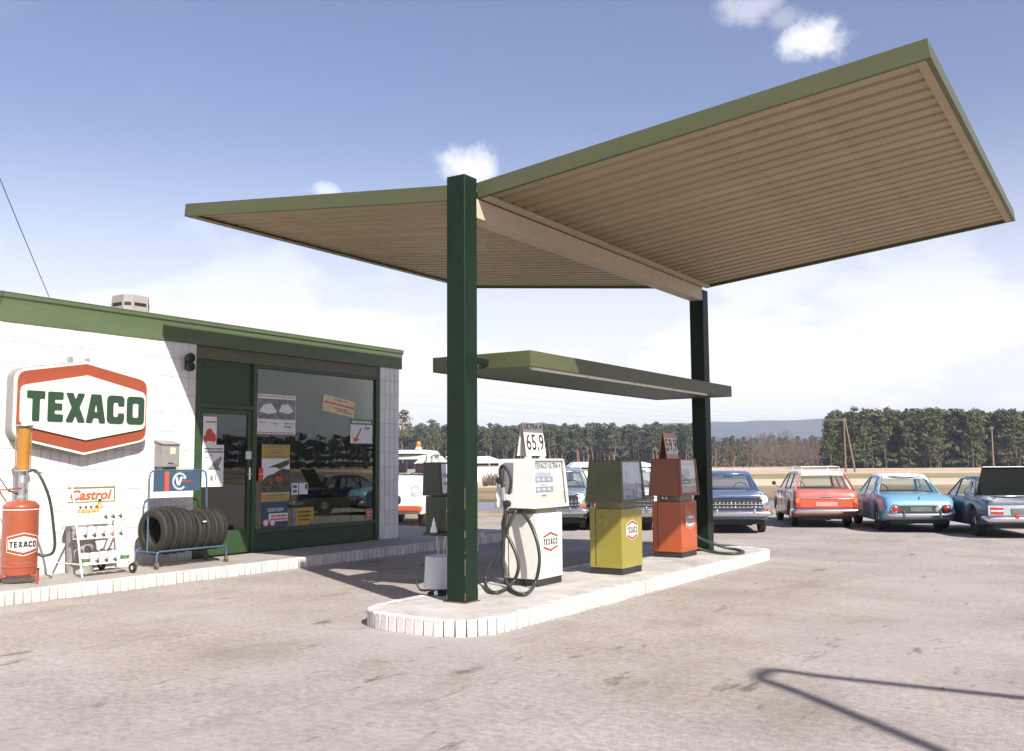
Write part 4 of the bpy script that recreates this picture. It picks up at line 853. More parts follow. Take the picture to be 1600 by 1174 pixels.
def funnel_mesh(m_):
    b = MB(); b.lathe([(.045, 0), (.038, .012), (.018, .03), (.008, .036), (.006, .075), (0, .076)], 12, Matrix.Rotation(.5, 4, 'Y') @ Matrix.Scale(.72, 4)); return b.mesh('spout', m_, 40)
fk, fr_ = funnel_mesh(mat('spout_black', (.02, .03, .025), .5)), funnel_mesh(mat('spout_red', (.6, .07, .03), .5))
def item(nm, label, cat, grp, loc, parts):
    o = thing(nm, label, cat, loc, 0, grp)
    for n_, me_, l_ in parts: link(n_, me_, o, loc=l_)
    return o
x = RX(SH[0])
for i in range(4): item('oil_bottle', '%s of the four golden oil bottles on the top shelf of the rack' % POS[4][i], 'bottle', 'golden bottles on the top shelf of the oil rack', (x-.02, 7.69+.078*i, SH[0]+.001), [('bottle', bot_me, None), ('label', lab_me, None), ('cap', cap_me, None)])
item('oil_bottle', 'dark oil bottle standing behind the golden bottles on the rack', 'bottle', None, (x-.11, 8.03, SH[0]+.001), [('bottle', bot_me, None), ('cap', cap_me, None)]).scale = (1.3, 1.3, 1.45)
for i in range(3): item('oil_can', '%s of the three white oil cans on the top shelf of the rack' % POS[3][i], 'can', 'white cans at the right of the top shelf', (x-.03, 8.03+.112*i, SH[0]+.001), [('can', wh_me, None), ('spout', fk, (.055, 0, .03))])
x = RX(SH[1])
for i in range(5):
    if i == 3: item('oil_can', 'white oil can with a red spout on the middle shelf', 'can', None, (x-.03, 7.70+.132*i, SH[1]+.001), [('can', wh_me, None), ('spout', fr_, (.055, 0, .03))])
    else: item('oil_can', 'white can with a black spout on the middle shelf, %s' % {0: 'first from the left leg', 1: 'second from the left leg', 2: 'left of the red spout', 4: 'right of the red spout'}[i], 'can', 'white cans with black spouts on the middle shelf', (x-.03, 7.70+.132*i, SH[1]+.001), [('can', wh_me, None), ('spout', fk, (.055, 0, .03))])
x = RX(SH[2])
for i in range(5):
    y = 7.70+.132*i+(.06 if i == 4 else 0)
    if i in (0, 4): item('oil_can', 'white and green oil can at the %s end of the bottom shelf' % ('left' if i == 0 else 'right'), 'can', None, (x-.03, y, SH[2]+.001), [('can', wh_me, None), ('band', gr_me, None)])
    else: item('oil_can', '%s of the three white cans with black spouts on the bottom shelf' % POS[3][i-1], 'can', 'white cans with black spouts on the bottom shelf', (x-.03, y, SH[2]+.001), [('can', wh_me, None), ('spout', fk, (.055, 0, .03))])
bn = thing('bin', 'grey lidded bin standing against the wall behind the oil rack', 'bin', (-12.2, 8.02, .158))
b = MB(); b.lathe([(0, 0), (.17, 0), (.19, .55), (.195, .56), (.195, .58), (0, .58)], 26); b.build('body', mat('bin_grey', (.30, .30, .27), .6, var=.15), bn, smooth=35)
b = MB(); b.lathe([(0, .581), (.205, .582), (.205, .60), (.16, .63), (0, .64)], 26); b.build('lid', mat('bin_lid', (.22, .22, .18), .6), bn, smooth=35)
# tyre rack and tyres
tk = thing('tyre_rack', 'blue tubular tyre rack on castors with a blue name board', 'tyre rack', (-11.82, 9.40, .158))
def T_(x, y, z_): return (x+11.82, y-9.40, z_-.158)
b = MB(); b.tube(spline([T_(-11.86, 8.83, .385), T_(-11.90, 8.86, .8), T_(-11.95, 8.90, 1.42)], 4)+[Vector(T_(-11.955, 8.925, 1.50)), Vector(T_(-11.958, 8.98, 1.53)), Vector(T_(-11.958, 9.83, 1.53)), Vector(T_(-11.955, 9.90, 1.50)), Vector(T_(-11.95, 9.92, 1.40)), Vector(T_(-11.95, 9.95, .39))], .0135, 8); b.build('hoop', BLUEP, tk, smooth=60)
b = MB()
for x in (-12.05, -11.58):
    z1 = .40 if x > -11.8 else .42
    b.tube([T_(x, 8.78, .22), T_(x, 8.78, z1-.04), T_(x, 8.82, z1), T_(x, 9.97, z1), T_(x, 10.01, z1-.04), T_(x, 10.01, .22)], .014, 8)
    o_ = b.build('rail', BLUEP, tk, smooth=50); b = MB()
for y in (8.80, 9.99):
    b = MB(); b.tube([T_(-12.05, y, .385), T_(-11.58, y, .385)], .013, 8); b.build('cross_bar', BLUEP, tk, smooth=50)
for x in (-12.05, -11.58):
    for y in (8.78, 10.01):
        b = MB(); b.lathe([(0, -.016), (.04, -.014), (.042, 0), (.04, .014), (0, .016)], 14, Matrix.Translation(T_(x, y, .20)) @ Matrix.Rotation(PI/2, 4, 'X')); b.box(T_(x-.02, y-.024, .20), T_(x+.02, y+.024, .25)); b.build('castor', mat('castor_brown', (.16, .11, .06), .7), tk, smooth=40)
b = MB(); b.box(T_(-11.968, 8.985, 1.225), T_(-11.955, 9.80, 1.515)); nb = b.build('name_board', INKB, tk)
fb = lambda u, v, d: T_(-11.9545+d, u, v)
b = MB(); b.poly([rect(9.17, 1.226, 9.24, 1.514)], fb, .0015); b.build('stripe', INKR, nb)
b = MB()
R0, R1, cy_, cz_ = .13, .098, 9.43, 1.37; arc = np.linspace(.35, 2*PI-.75, 26)
b.poly([[(cy_+R0*math.cos(a), cz_+R0*math.sin(a)) for a in arc]+[(cy_+R1*math.cos(a), cz_+R1*math.sin(a)) for a in arc[::-1]]], fb, .0015); b.build('ring', mat('pale_blue_print', (.42, .46, .50), .6), nb)
b = MB(); b.poly([[(9.35, 1.435), (9.385, 1.31), (9.435, 1.31), (9.48, 1.435), (9.445, 1.435), (9.41, 1.345), (9.39, 1.435)]], fb, .0035); text_mb(b, '10', .035, lambda u, v, d: fb(9.485+u, 1.40+v, .0035), width=.04, bold=.02); b.build('emblem_letter', PAPER, nb)
b = MB(); text_mb(b, 'PHOENIX', .03, lambda u, v, d: fb(9.475+u, 1.352+v, .0045), width=.19, bold=.01); b.build('lettering', INKR, nb)
def tyre_mesh(R, wd):
    prof = [(R*.60, -wd*.36), (R*.63, -wd*.43), (R*.78, -wd*.5), (R*.88, -wd*.46), (R*.945, -wd*.37)]
    ts = []
    for i in range(5):
        c = -wd*.26+wd*.13*i; e_ = 1-.035*(abs(i-2)/2)**2; ts += [(R*e_, c-wd*.042), (R*e_, c+wd*.042), (R*.955*e_, c+wd*.047), (R*.955*e_, c+wd*.083)]
    prof += ts[:-2]+[(a, -b_) for a, b_ in prof[::-1]]
    prof += [(R*.62, wd*.30), (R*.66, 0), (R*.62, -wd*.30), prof[0]]
    b = MB(); b.lathe(prof, 40, Matrix.Rotation(PI/2, 4, 'X')); b.f = [f for f in b.f if len(f) == 4]
    return b.mesh('tyre', TYREM, 28)
TY = [(8.925, .335, .150), (9.085, .345, .135), (9.225, .338, .125), (9.36, .325, .118), (9.545, .30, .13), (9.685, .318, .13), (9.82, .312, .122), (9.95, .305, .118)]
wl = ['end tyre with its open side showing, at the left of the blue rack', 'second tyre of the blue rack, right behind the end tyre', 'third tyre of the blue rack, in the taller left group', 'fourth tyre of the blue rack, last of the taller left group', 'tyre with a small red and white tag in the middle of the blue rack', 'sixth tyre of the blue rack, next after the tagged tyre', 'seventh tyre of the blue rack, last but one before the door', 'last tyre of the blue rack, at the end beside the shop door']
for i, (y, R, wd) in enumerate(TY):
    o = link('tyre', tyre_mesh(R, wd), loc=(-11.815+random.uniform(-.012, .012), y, .415+.0+R*.72+.012)); o.rotation_euler = (0, random.uniform(0, 6), 0)
    tag(o, wl[i], 'tyre', 'tyres on the blue rack')
    if i == 4: o.rotation_euler = (0, 0, 0); b = MB(); b.box((.285, -.04, .13), (.3, .05, .15)); tg = b.build('tag', SIGNR, o); b = MB(); b.box((.2855, -.02, .131), (.302, .035, .149)); b.build('tag_label', PAPER, o)
# service cable from a far pole to the shop roof
cb = MB(); pts = []
p0, p1 = Vector((-14.7, 9.0, 4.25)), Vector((.4, -3.0, 7.25))
for k in range(17): t = k/16; q = p0.lerp(p1, t); q.z -= .1*4*t*(1-t); pts.append(q)
cb.tube(pts, .0055, 5); tag(cb.build('overhead_cable', BLACK), 'thin dark cable running from the shop roof up out of the picture', 'cable')
b = MB(); b.tube([(.4, -3, -.1), (.4, -3, 7.4)], [.14, .1], 10); tag(b.build('cable_pole', WOOD, smooth=60), 'wooden pole carrying the shop cable, standing outside the picture', 'utility pole')
# bent steel tube arch standing just outside the picture; its shadow falls on the forecourt
ar = thing('tubular_arch', 'tall grey bent steel tube arch standing on the forecourt outside the picture', 'tube arch', (5.8, 3.7, 0))
tip = Vector((5.98, 2.63, 8.0)); d1 = Vector((5.6, 7.83, 0)); d2 = Vector((5.8, -.42, 0))
P_ = [d1, d1.lerp(tip, .5), d1.lerp(tip, .90)+Vector((0, .06, .03)), tip+Vector((0, .22, -.10)), tip+Vector((0, .02, -.02)), tip+Vector((0, -.18, -.10)), d2.lerp(tip, .91)+Vector((0, -.05, .03)), d2.lerp(tip, .5), d2]
b = MB(); b.tube([p-Vector((5.8, 3.7, 0)) for p in spline(P_, 8)], .056, 12); b.build('tube', GREYP, ar, smooth=60)
for d in (d1, d2):
    b = MB(); b.box((d.x-5.8-.15, d.y-3.7-.15, -.003), (d.x-5.8+.15, d.y-3.7+.15, .012)); b.build('foot_plate', STEEL, ar)

# ------------------------------------------------------------------ cars
PLATE = mat('number_plate', (.62, .6, .55), .5, var=.05)
LAMPR = mat('lamp_red', (.40, .03, .02), .15, var=.05, coat=.6)
LAMPO = mat('lamp_orange', (.62, .17, .02), .15, var=.05, coat=.6)
LAMPW = mat('lamp_glass_white', (.70, .70, .68), .12, .2, var=.05, coat=.8)
SEAT = mat('car_seat', (.11, .10, .085), .8, var=.15)
def paint(nm, c): return mat(nm, c, .3, var=.05, scale=3, dirt=tuple(x*.6+.05 for x in c), dscale=1.6, damt=.25, coat=.7)
def car(label, loc, heading, c, cat='car', group='cars parked along the far edge of the forecourt'):
    """local frame: forward +Y, right +X; c = dict of measures"""
    t_ = thing('parked_car', label, cat, (loc[0], loc[1], .002), heading, group)
    Lh = c['len']/2; hw = c['hw']; P = c['paint']
    ax_r, ax_f = -Lh+c['rear_oh'], Lh-c['front_oh']; wr = c.get('wr', .325)
    # stations: (y, half width, sill, shoulder, crown)
    st = c['st']
    ys = sorted(set([s_[0] for s_ in st]+[a+d for a in (ax_r, ax_f) for d in (-.40, -.36, -.28, -.15, 0, .15, .28, .36, .40)]))
    def ip(y, k): return float(np.interp(y, [s_[0] for s_ in st], [s_[k] for s_ in st]))
    rings = []; cav = c.get('cavity')
    for y in ys:
        w, zb, zs, zt = ip(y, 1), ip(y, 2), ip(y, 3), ip(y, 4); zl = zb
        for a in (ax_r, ax_f):
            if abs(y-a) < .385: zl = max(zl, wr*.95+math.sqrt(max(0, .385**2-(y-a)**2))*1.0)
        zl = min(zl, zs-.08); zm = zl+(zs-zl)*.5; tumb = c.get('tumble', .985)
        h = [(w*.93, zl), (w*.985, zl+min(.06, (zs-zl)*.2)), (w, zm), (w*tumb, zs-.07), (w*tumb*.955, zs), (w*.80, zs+(zt-zs)*.55), (w*.45, zs+(zt-zs)*.92), (0, zt)]
        if cav and cav[0] < y < cav[1]: h[5] = (w*.80, zs-.02); h[6] = (w*.785, .48); h[7] = (0, .48)
        rings.append([(-x, y, z_) for x, z_ in h]+[(x, y, z_) for x, z_ in h[-2::-1]])
    b = MB(); b.loft(rings); body = b.build('body', P, t_, smooth=42)
    for y in c.get('seams', (-Lh*.30, Lh*.02, Lh*.36)):
        for sx in (-1, 1):
            w, zb, zs = ip(y, 1), ip(y, 2), ip(y, 3); tu = c.get('tumble', .985)
            b = MB(); b.tube([(sx*(w*.985+.001), y, zb+.10), (sx*(w+.001), y, zb+(zs-zb)*.5), (sx*(w*tu+.001), y, zs-.07), (sx*(w*tu*.955+.002), y, zs)], .005, 4); b.build('door_seam', INK, body)
    # wheels
    for ay in (ax_r, ax_f):
        for sx in (-1, 1):
            Mx = Matrix.Translation((sx*(hw-.135), ay, wr)) @ Matrix.Rotation(sx*PI/2, 4, 'Y')
            b = MB(); b.lathe([(wr*.6, -.075), (wr*.92, -.08), (wr, -.06), (wr, .06), (wr*.92, .085), (wr*.64, .075)], 24, Mx); w_ = b.build('wheel', TYREM, t_, smooth=35)
            b = MB(); b.lathe([(wr*.66, .05), (wr*.6, .07), (wr*.45, .05), (wr*.38, .085), (0, .10)], 20, Mx); b.build('hub_cap', CHROME, w_, smooth=40)
    b = MB(); b.box((-hw*.78, -Lh*.93, .22), (hw*.78, Lh*.93, .42)); b.build('underside', BLACK, t_)
    # greenhouse
    g = c['gh']; zb, zr, wb, wt = g['belt'], g['roof'], g['wb'], g['wt']; yrb, yrt, yft, yfb = g['y']
    def rail(y, k):   # half width at roof edge
        return wt*(1-.05*abs((y-(yrt+yft)/2)/((yft-yrt)/2))**3)
    rr_ = []; nn_ = 12
    for i in range(nn_+1):
        y = yrt-.05+(yft-yrt+.10)*i/nn_; f = abs(2*i/nn_-1); w = rail(y, 0)*(1-.03*f**4); zt = zr-.06*f**3; e = .055
        h = [(w*.98, zt-e-.022), (w, zt-e), (w*.96, zt-.028), (w*.8, zt-.008), (w*.4, zt), (0, zt)]
        rr_.append([(-x, y, z_) for x, z_ in h]+[(x, y, z_) for x, z_ in h[-2::-1]])
    b = MB(); b.loft(rr_); b.build('roof', c.get('roof', P), t_, smooth=45)
    zr2 = zr-.085
    def bp(y0, sx): return Vector((sx*wb, y0, zb))
    def tp(y1, sx): return Vector((sx*(rail(y1, 0)-.012), y1, zr2))
    def pillar(y0, y1, sx, w0, w1=None, m_=None, nm='pillar'):
        w1 = w1 or w0; a, d = bp(y0, sx), tp(y1, sx)
        bt = [a+Vector((-.02, -w0/2, -.02)), a+Vector((.02, -w0/2, -.02)), a+Vector((.02, w0/2, -.02)), a+Vector((-.02, w0/2, -.02))]
        tp_ = [d+Vector((-.02, -w1/2, 0)), d+Vector((.02, -w1/2, 0)), d+Vector((.02, w1/2, 0)), d+Vector((-.02, w1/2, 0))]
        b = MB(); b.hexa(bt, tp_); return b.build(nm, m_ or P, t_, bevel=.006)
    PB = [(yrb, yrt, g.get('rp', .10), g.get('rp', .10))]+list(g['pil'])+[(yfb, yft, .05, .05)]
    for sx in (-1, 1):
        for k, (y0, y1, w0, w1) in enumerate(PB): pillar(y0, y1, sx, w0, w1, c.get('pillar_mat'))
        for k in range(len(PB)-1):
            a0, a1, b0, b1 = PB[k], PB[k+1], 0, 0
            v = [bp(a0[0]+a0[2]/2, sx), bp(a1[0]-a1[2]/2, sx), tp(a1[1]-a1[3]/2, sx), tp(a0[1]+a0[3]/2, sx)]
            if (v[1]-v[0]).y < .06: continue
            b = MB(); b.add(v, [(0, 1, 2, 3)] if sx > 0 else [(3, 2, 1, 0)]); b.build('side_window', GLASSC, t_)
    def screen(y0, y1, bow, nm, inw=.04, wrap=1.0, zlow=None):
        nn = 10; lo = []; hi = []
        for i in range(nn+1):
            s_ = -1+2*i/nn; bb = bow*(1-s_*s_)
            lo.append((s_*(wb-inw)*wrap, y0+bb, (zlow or zb))); hi.append((s_*(rail(y1, 0)-inw), y1+bb*.6, zr2+.012))
        b = MB(); b.loft([lo, hi], closed_ring=False, cap0=False, cap1=False); gl = b.build(nm, GLASSC, t_, smooth=60)
        if g.get('trim', True):
            b = MB(); loop = [Vector(p) for p in lo]+[Vector(p) for p in hi[::-1]]; b.tube(loop, .013, 5, closed=True); b.build('window_trim', g.get('trim_mat', CHROME), gl, smooth=60)
    screen(yrb, yrt, -g.get('rbow', .10), 'rear_window', g.get('rin', .08), zlow=g.get('zrear')); screen(yfb, yft, g.get('fbow', .16), 'windscreen', .04)
    # inside: seats and steering wheel
    for y0 in (yrb+.55, (yrb+yfb)/2+.15):
        b = MB(); b.hexa([(-hw*.74, y0-.10, .45), (hw*.74, y0-.10, .45), (hw*.74, y0+.42, .45), (-hw*.74, y0+.42, .45)], [(-hw*.74, y0-.22, zb+.03), (hw*.74, y0-.22, zb+.03), (hw*.74, y0-.09, zb+.03), (-hw*.74, y0-.09, zb+.03)]); b.build('seat', SEAT, t_, bevel=.02)
    b = MB(); q = [Vector((-.33+.19*math.cos(a), yfb-.62+.07*math.sin(a), zb+.02+.17*math.sin(a))) for a in np.linspace(0, 2*PI, 18)[:-1]]; b.tube(q, .011, 5, closed=True); b.build('steering_wheel', BLACK, t_, smooth=60)
    return t_, body, ip, Lh
def cbar(pts, r, m_, nm, par, n=8, sq=1.0):
    b = MB(); b.tube(pts, r, n); 
    if sq != 1: 
        zc = sum(v[2] for v in b.v)/len(b.v); b.v = [(v[0], v[1], zc+(v[2]-zc)*sq) for v in b.v]
    return b.build(nm, m_, par, smooth=50)
def bumper(par, y, w, z_, wrap, s, r=.05, m_=CHROME):
    return cbar(spline([(-w, y-s*wrap, z_), (-w*.97, y-s*.06, z_), (-w*.8, y, z_), (0, y+s*.03, z_), (w*.8, y, z_), (w*.97, y-s*.06, z_), (w, y-s*wrap, z_)], 4), r, m_, 'bumper', par, 8, 1.25)
def disc(par, nm, x, y, z_, r, d, m_, s, n=18):
    b = MB(); b.lathe([(r, 0), (r, d*.5), (r*.8, d*.85), (0, d)], n, Matrix.Translation((x, y, z_)) @ Matrix.Rotation(-s*PI/2, 4, 'X')); return b.build(nm, m_, par, smooth=40)
def boxp(par, nm, a, b_, m_, bev=.006):
    b = MB(); b.box(a, b_); return b.build(nm, m_, par, bevel=bev)
def mirror(par, x, y, z_):
    b = MB(); b.tube([(x, y, z_), (x+math.copysign(.09, x), y, z_+.09)], .008, 6); b.lathe([(0, -.02), (.055, -.01), (.06, .01), (0, .02)], 14, Matrix.Translation((x+math.copysign(.12, x), y, z_+.12)) @ Matrix.Rotation(PI/2, 4, 'X')); b.build('mirror', BLACK, par, smooth=40)
def handles(par, hw, z_, ys):
    for sx in (-1, 1):
        for y in ys: cbar([(sx*(hw-.01), y-.07, z_), (sx*(hw+.025), y-.055, z_), (sx*(hw+.025), y+.055, z_), (sx*(hw-.01), y+.07, z_)], .009, CHROME, 'door_handle', par, 6)
HEAD = math.radians(25)
def sedan_st(L, hw, belt, deck, hood, rear=.62, nose=.62, sill=.24):
    h = L/2
    return [(-h, hw*.86, .40, rear, rear+.03), (-h+.05, hw*.94, .34, deck-.07, deck-.03), (-h+.22, hw*.975, .30, deck-.01, deck+.03), (-h+.9, hw*.995, sill, belt-.03, belt+.02), (-h+1.3, hw, sill, belt, belt+.03), (0, hw, sill, belt, belt+.02), (h-1.75, hw, sill, belt, belt+.04), (h-1.25, hw*.99, sill, belt-.03, hood+.045), (h-.35, hw*.975, .28, hood-.03, hood+.03), (h-.10, hw*.95, .33, hood-.08, hood-.01), (h-.02, hw*.88, .38, nose, nose+.04), (h, hw*.84, .42, nose-.05, nose-.02)]
# --- red estate car, rear towards us
def wagon():
    hw, L = .815, 4.45; h = L/2; P = paint('car_red', (.40, .11, .09))
    st = [(-h, hw*.90, .42, .78, .80), (-h+.04, hw*.95, .36, .90, .93), (-h+.16, hw*.985, .30, .985, 1.0), (-h+.5, hw, .25, .99, 1.0), (0, hw, .25, .97, .99), (h-1.75, hw, .25, .95, .98), (h-1.25, hw*.99, .25, .91, .95), (h-.35, hw*.975, .28, .84, .90), (h-.1, hw*.95, .33, .78, .85), (h-.02, hw*.88, .4, .6, .64), (h, hw*.84, .42, .55, .58)]
    c = dict(len=L, hw=hw, rear_oh=.98, front_oh=.78, paint=P, st=st, roof=mat('roof_cream', (.70, .64, .56), .35, var=.04, coat=.5),
             gh=dict(belt=.975, roof=1.47, wb=.745, wt=.60, y=(-h+.16, -h+.50, h-1.95, h-1.40), pil=[(-h+1.15, -h+1.22, .07, .06), (-h+2.0, -h+2.02, .06, .05)], rp=.13, rin=.10, rbow=.03, trim_mat=CHROME))
    t_, body, ip, Lh = car('faded red estate car with a cream roof and roof rack, rear towards the forecourt', (-7.25, 25.7), HEAD, c); t_.scale = (0.94,)*3
    y = -h
    b = MB(); b.hexa([(-.66, y-.018, .52), (.66, y-.018, .52), (.66, y+.05, .52), (-.66, y+.05, .52)], [(-.66, y-.012, .74), (.66, y-.012, .74), (.66, y+.05, .74), (-.66, y+.05, .74)]); b.build('tailgate_panel', paint('car_orange_red', (.46, .075, .025)), t_, bevel=.008)
    boxp(t_, 'chrome_strip', (-.67, y-.022, .742), (.67, y+.03, .757), CHROME, .003)
    boxp(t_, 'number_plate', (-.27, y-.027, .555), (.27, y-.019, .67), mat('plate_pink', (.55, .25, .2), .5, var=.1), .003)
    for sx in (-1, 1):
        tl = boxp(t_, 'tail_light', (sx*.665, y-.025, .52), (sx*.765, y+.05, .64), LAMPR); boxp(t_, 'indicator', (sx*.665, y-.025, .645), (sx*.765, y+.05, .75), LAMPO)
    bumper(t_, y-.06, .81, .44, .35, -1, .045)
    for sx in (-.48, .48):
        cbar(spline([(sx, y+.75, 1.44), (sx, y+.75, 1.53), (sx, y+.85, 1.56), (sx, y+2.2, 1.575), (sx, y+2.35, 1.54), (sx, y+2.35, 1.46)], 4), .013, SIGNW, 'roof_rack_rail', t_)
    for yy in (.95, 1.35, 1.75, 2.15): cbar([(-.48, y+yy, 1.562), (.48, y+yy, 1.562)], .012, SIGNW, 'roof_rack_bar', t_)
    mirror(t_, -.80, h-1.5, .98); handles(t_, hw, .86, (-.95, .15))
    cbar([(-.13, y-.01, .80), (.13, y-.01, .80)], .008, CHROME, 'handle', t_); disc(t_, 'lock', 0, y-.012, .76, .018, .02, CHROME, -1)
    for sx in (-1, 1): disc(t_, 'headlight', sx*.6, h-.03, .68, .085, .04, LAMPW, 1)
wagon()
# --- light blue saloon with white roof
def taunus():
    hw, L = .835, 4.5; h = L/2; P = paint('car_light_blue', (.13, .30, .43))
    st = [(-h, hw*.80, .42, .60, .62), (-h+.03, hw*.93, .36, .72, .75), (-h+.12, hw*.975, .32, .83, .865), (-h+.4, hw*.995, .28, .875, .93), (-h+.95, hw, .25, .90, .965), (-h+1.35, hw, .24, .92, .96), (0, hw, .24, .92, .94), (h-1.7, hw, .24, .92, .96), (h-1.2, hw*.99, .24, .90, .95), (h-.35, hw*.975, .28, .84, .89), (h-.1, hw*.94, .33, .76, .82), (h-.02, hw*.86, .4, .6, .64), (h, hw*.80, .42, .55, .58)]
    roof = mat('roof_white', (.76, .73, .68), .3, var=.03, coat=.5)
    c = dict(len=L, hw=hw, rear_oh=1.05, front_oh=.80, paint=P, st=st, roof=roof, tumble=.97, gh=dict(belt=.94, roof=1.42, wb=.745, wt=.60, y=(-h+1.05, -h+1.50, h-1.95, h-1.35), pil=[(-h+1.55, -h+1.75, .26, .16), (-h+2.45, -h+2.45, .05, .05)], rp=.06, rin=.05, rbow=.16, trim_mat=CHROME))
    t_, body, ip, Lh = car('light blue saloon car with a white roof and round red tail lights', (-5.0, 25.0), HEAD, c); t_.scale = (0.92,)*3
    y = -h
    b = MB(); b.poly([roundpoly(rect(-.62, .50, .62, .665), .07, 5)], on_my(0, y-.006, 0), .03); pn = b.build('rear_panel', mat('rear_panel_dark', (.05, .055, .045), .35, var=.3), t_)
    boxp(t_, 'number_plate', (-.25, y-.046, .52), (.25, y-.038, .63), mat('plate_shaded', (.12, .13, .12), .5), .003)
    for sx in (-1, 1):
        disc(t_, 'light_housing', sx*.60, y+.03, .585, .105, .07, CHROME, -1); disc(t_, 'tail_light', sx*.60, y-.042, .585, .078, .04, LAMPR, -1)
    disc(t_, 'sun_glint_disc', .42, y-.03, .58, .10, .035, CHROME, -1)  # one-sided chrome disc added to stand for the sun's glint
    cbar(spline([(-.70, y+.25, .56), (-.775, y+.05, .50), (-.70, y-.06, .455), (-.4, y-.09, .445), (0, y-.10, .445), (.4, y-.09, .445), (.70, y-.06, .455), (.775, y+.05, .50), (.70, y+.25, .56)], 5), .042, CHROME, 'bumper', t_, 8, 1.2)
    for sx in (-1, 1): boxp(t_, 'overrider', (sx*.42-.025, y-.16, .37), (sx*.42+.025, y-.08, .53), mat('overrider_dark', (.06, .07, .07), .3), .012)
    handles(t_, hw, .84, (-.75, .3))
    cbar([(0, y+.12, .875), (0, y+.05, .82)], .012, CHROME, 'badge', t_)
    for sx in (-1, 1): disc(t_, 'headlight', sx*.6, h-.03, .66, .09, .04, LAMPW, 1)
taunus()
# --- dark blue saloon with its boot open
def navy():
    hw, L = .835, 4.45; h = L/2; P = paint('car_dark_blue', (.055, .075, .115))
    st = [(-h, hw*.92, .40, .75, .76), (-h+.03, hw*.96, .36, .83, .85), (-h+.12, hw*.985, .32, .87, .89), (-h+1.0, hw, .25, .90, .93), (-h+1.3, hw, .24, .91, .94), (0, hw, .24, .91, .93), (h-1.7, hw, .24, .91, .95), (h-1.2, hw*.99, .24, .88, .93), (h-.35, hw*.975, .28, .83, .88), (h-.1, hw*.95, .33, .76, .82), (h-.02, hw*.88, .4, .6, .64), (h, hw*.84, .42, .55, .58)]
    c = dict(len=L, hw=hw, rear_oh=1.02, front_oh=.78, paint=P, st=st, cavity=(-h+.10, -h+.98), gh=dict(belt=.925, roof=1.40, wb=.735, wt=.60, y=(-h+1.05, -h+1.42, h-1.95, h-1.38), pil=[(-h+1.48, -h+1.62, .24, .18), (-h+2.4, -h+2.4, .05, .05)], rp=.07, rin=.06, rbow=.10))
    t_, body, ip, Lh = car('dark blue saloon car with its boot lid wide open, partly cut by the picture edge', (-2.85, 24.2), HEAD, c); t_.scale = (0.91,)*3
    y = -h
    b = MB(); b.hexa([(-.72, y+.98, .94), (.72, y+.98, .94), (.72, y+1.02, .94), (-.72, y+1.02, .94)], [(-.66, y+.62, 1.60), (.66, y+.62, 1.60), (.66, y+.665, 1.62), (-.66, y+.665, 1.62)]); ld = b.build('boot_lid', mat('lid_underside', (.012, .017, .014), .7), t_, bevel=.012)
    cbar([(-.66, y+.61, 1.605), (.66, y+.61, 1.605)], .014, STEEL, 'lid_edge', ld)
    for sx in (-1, 1): cbar([(sx*.60, y+1.0, .80), (sx*.63, y+.84, 1.2)], .012, BLACK, 'hinge', ld)
    cbar(spline([(-.62, y+.2, .885), (-.3, y+.5, .93), (.3, y+.5, .93), (.62, y+.2, .885)], 4), .012, CHROME, 'boot_seal', t_)
    boxp(t_, 'rear_panel', (-.79, y-.012, .52), (.79, y+.03, .745), mat('panel_silver', (.50, .52, .54), .3, .5), .006)
    for sx in (-1, 1):
        boxp(t_, 'tail_light', (sx*.74, y-.03, .645), (sx*.47, y-.013, .705), LAMPR); boxp(t_, 'reversing_light', (sx*.74, y-.026, .610), (sx*.47, y-.013, .642), LAMPW); boxp(t_, 'indicator', (sx*.74, y-.03, .555), (sx*.47, y-.013, .607), LAMPR)
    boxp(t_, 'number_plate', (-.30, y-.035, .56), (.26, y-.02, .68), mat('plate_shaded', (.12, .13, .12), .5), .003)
    disc(t_, 'fog_lamp', -.22, y-.10, .50, .06, .04, LAMPR, -1)
    bumper(t_, y-.06, .82, .445, .30, -1, .05); handles(t_, hw, .83, (-.85, .25)); 
    for sx in (-1, 1): disc(t_, 'headlight', sx*.6, h-.03, .66, .09, .04, LAMPW, 1)
navy()
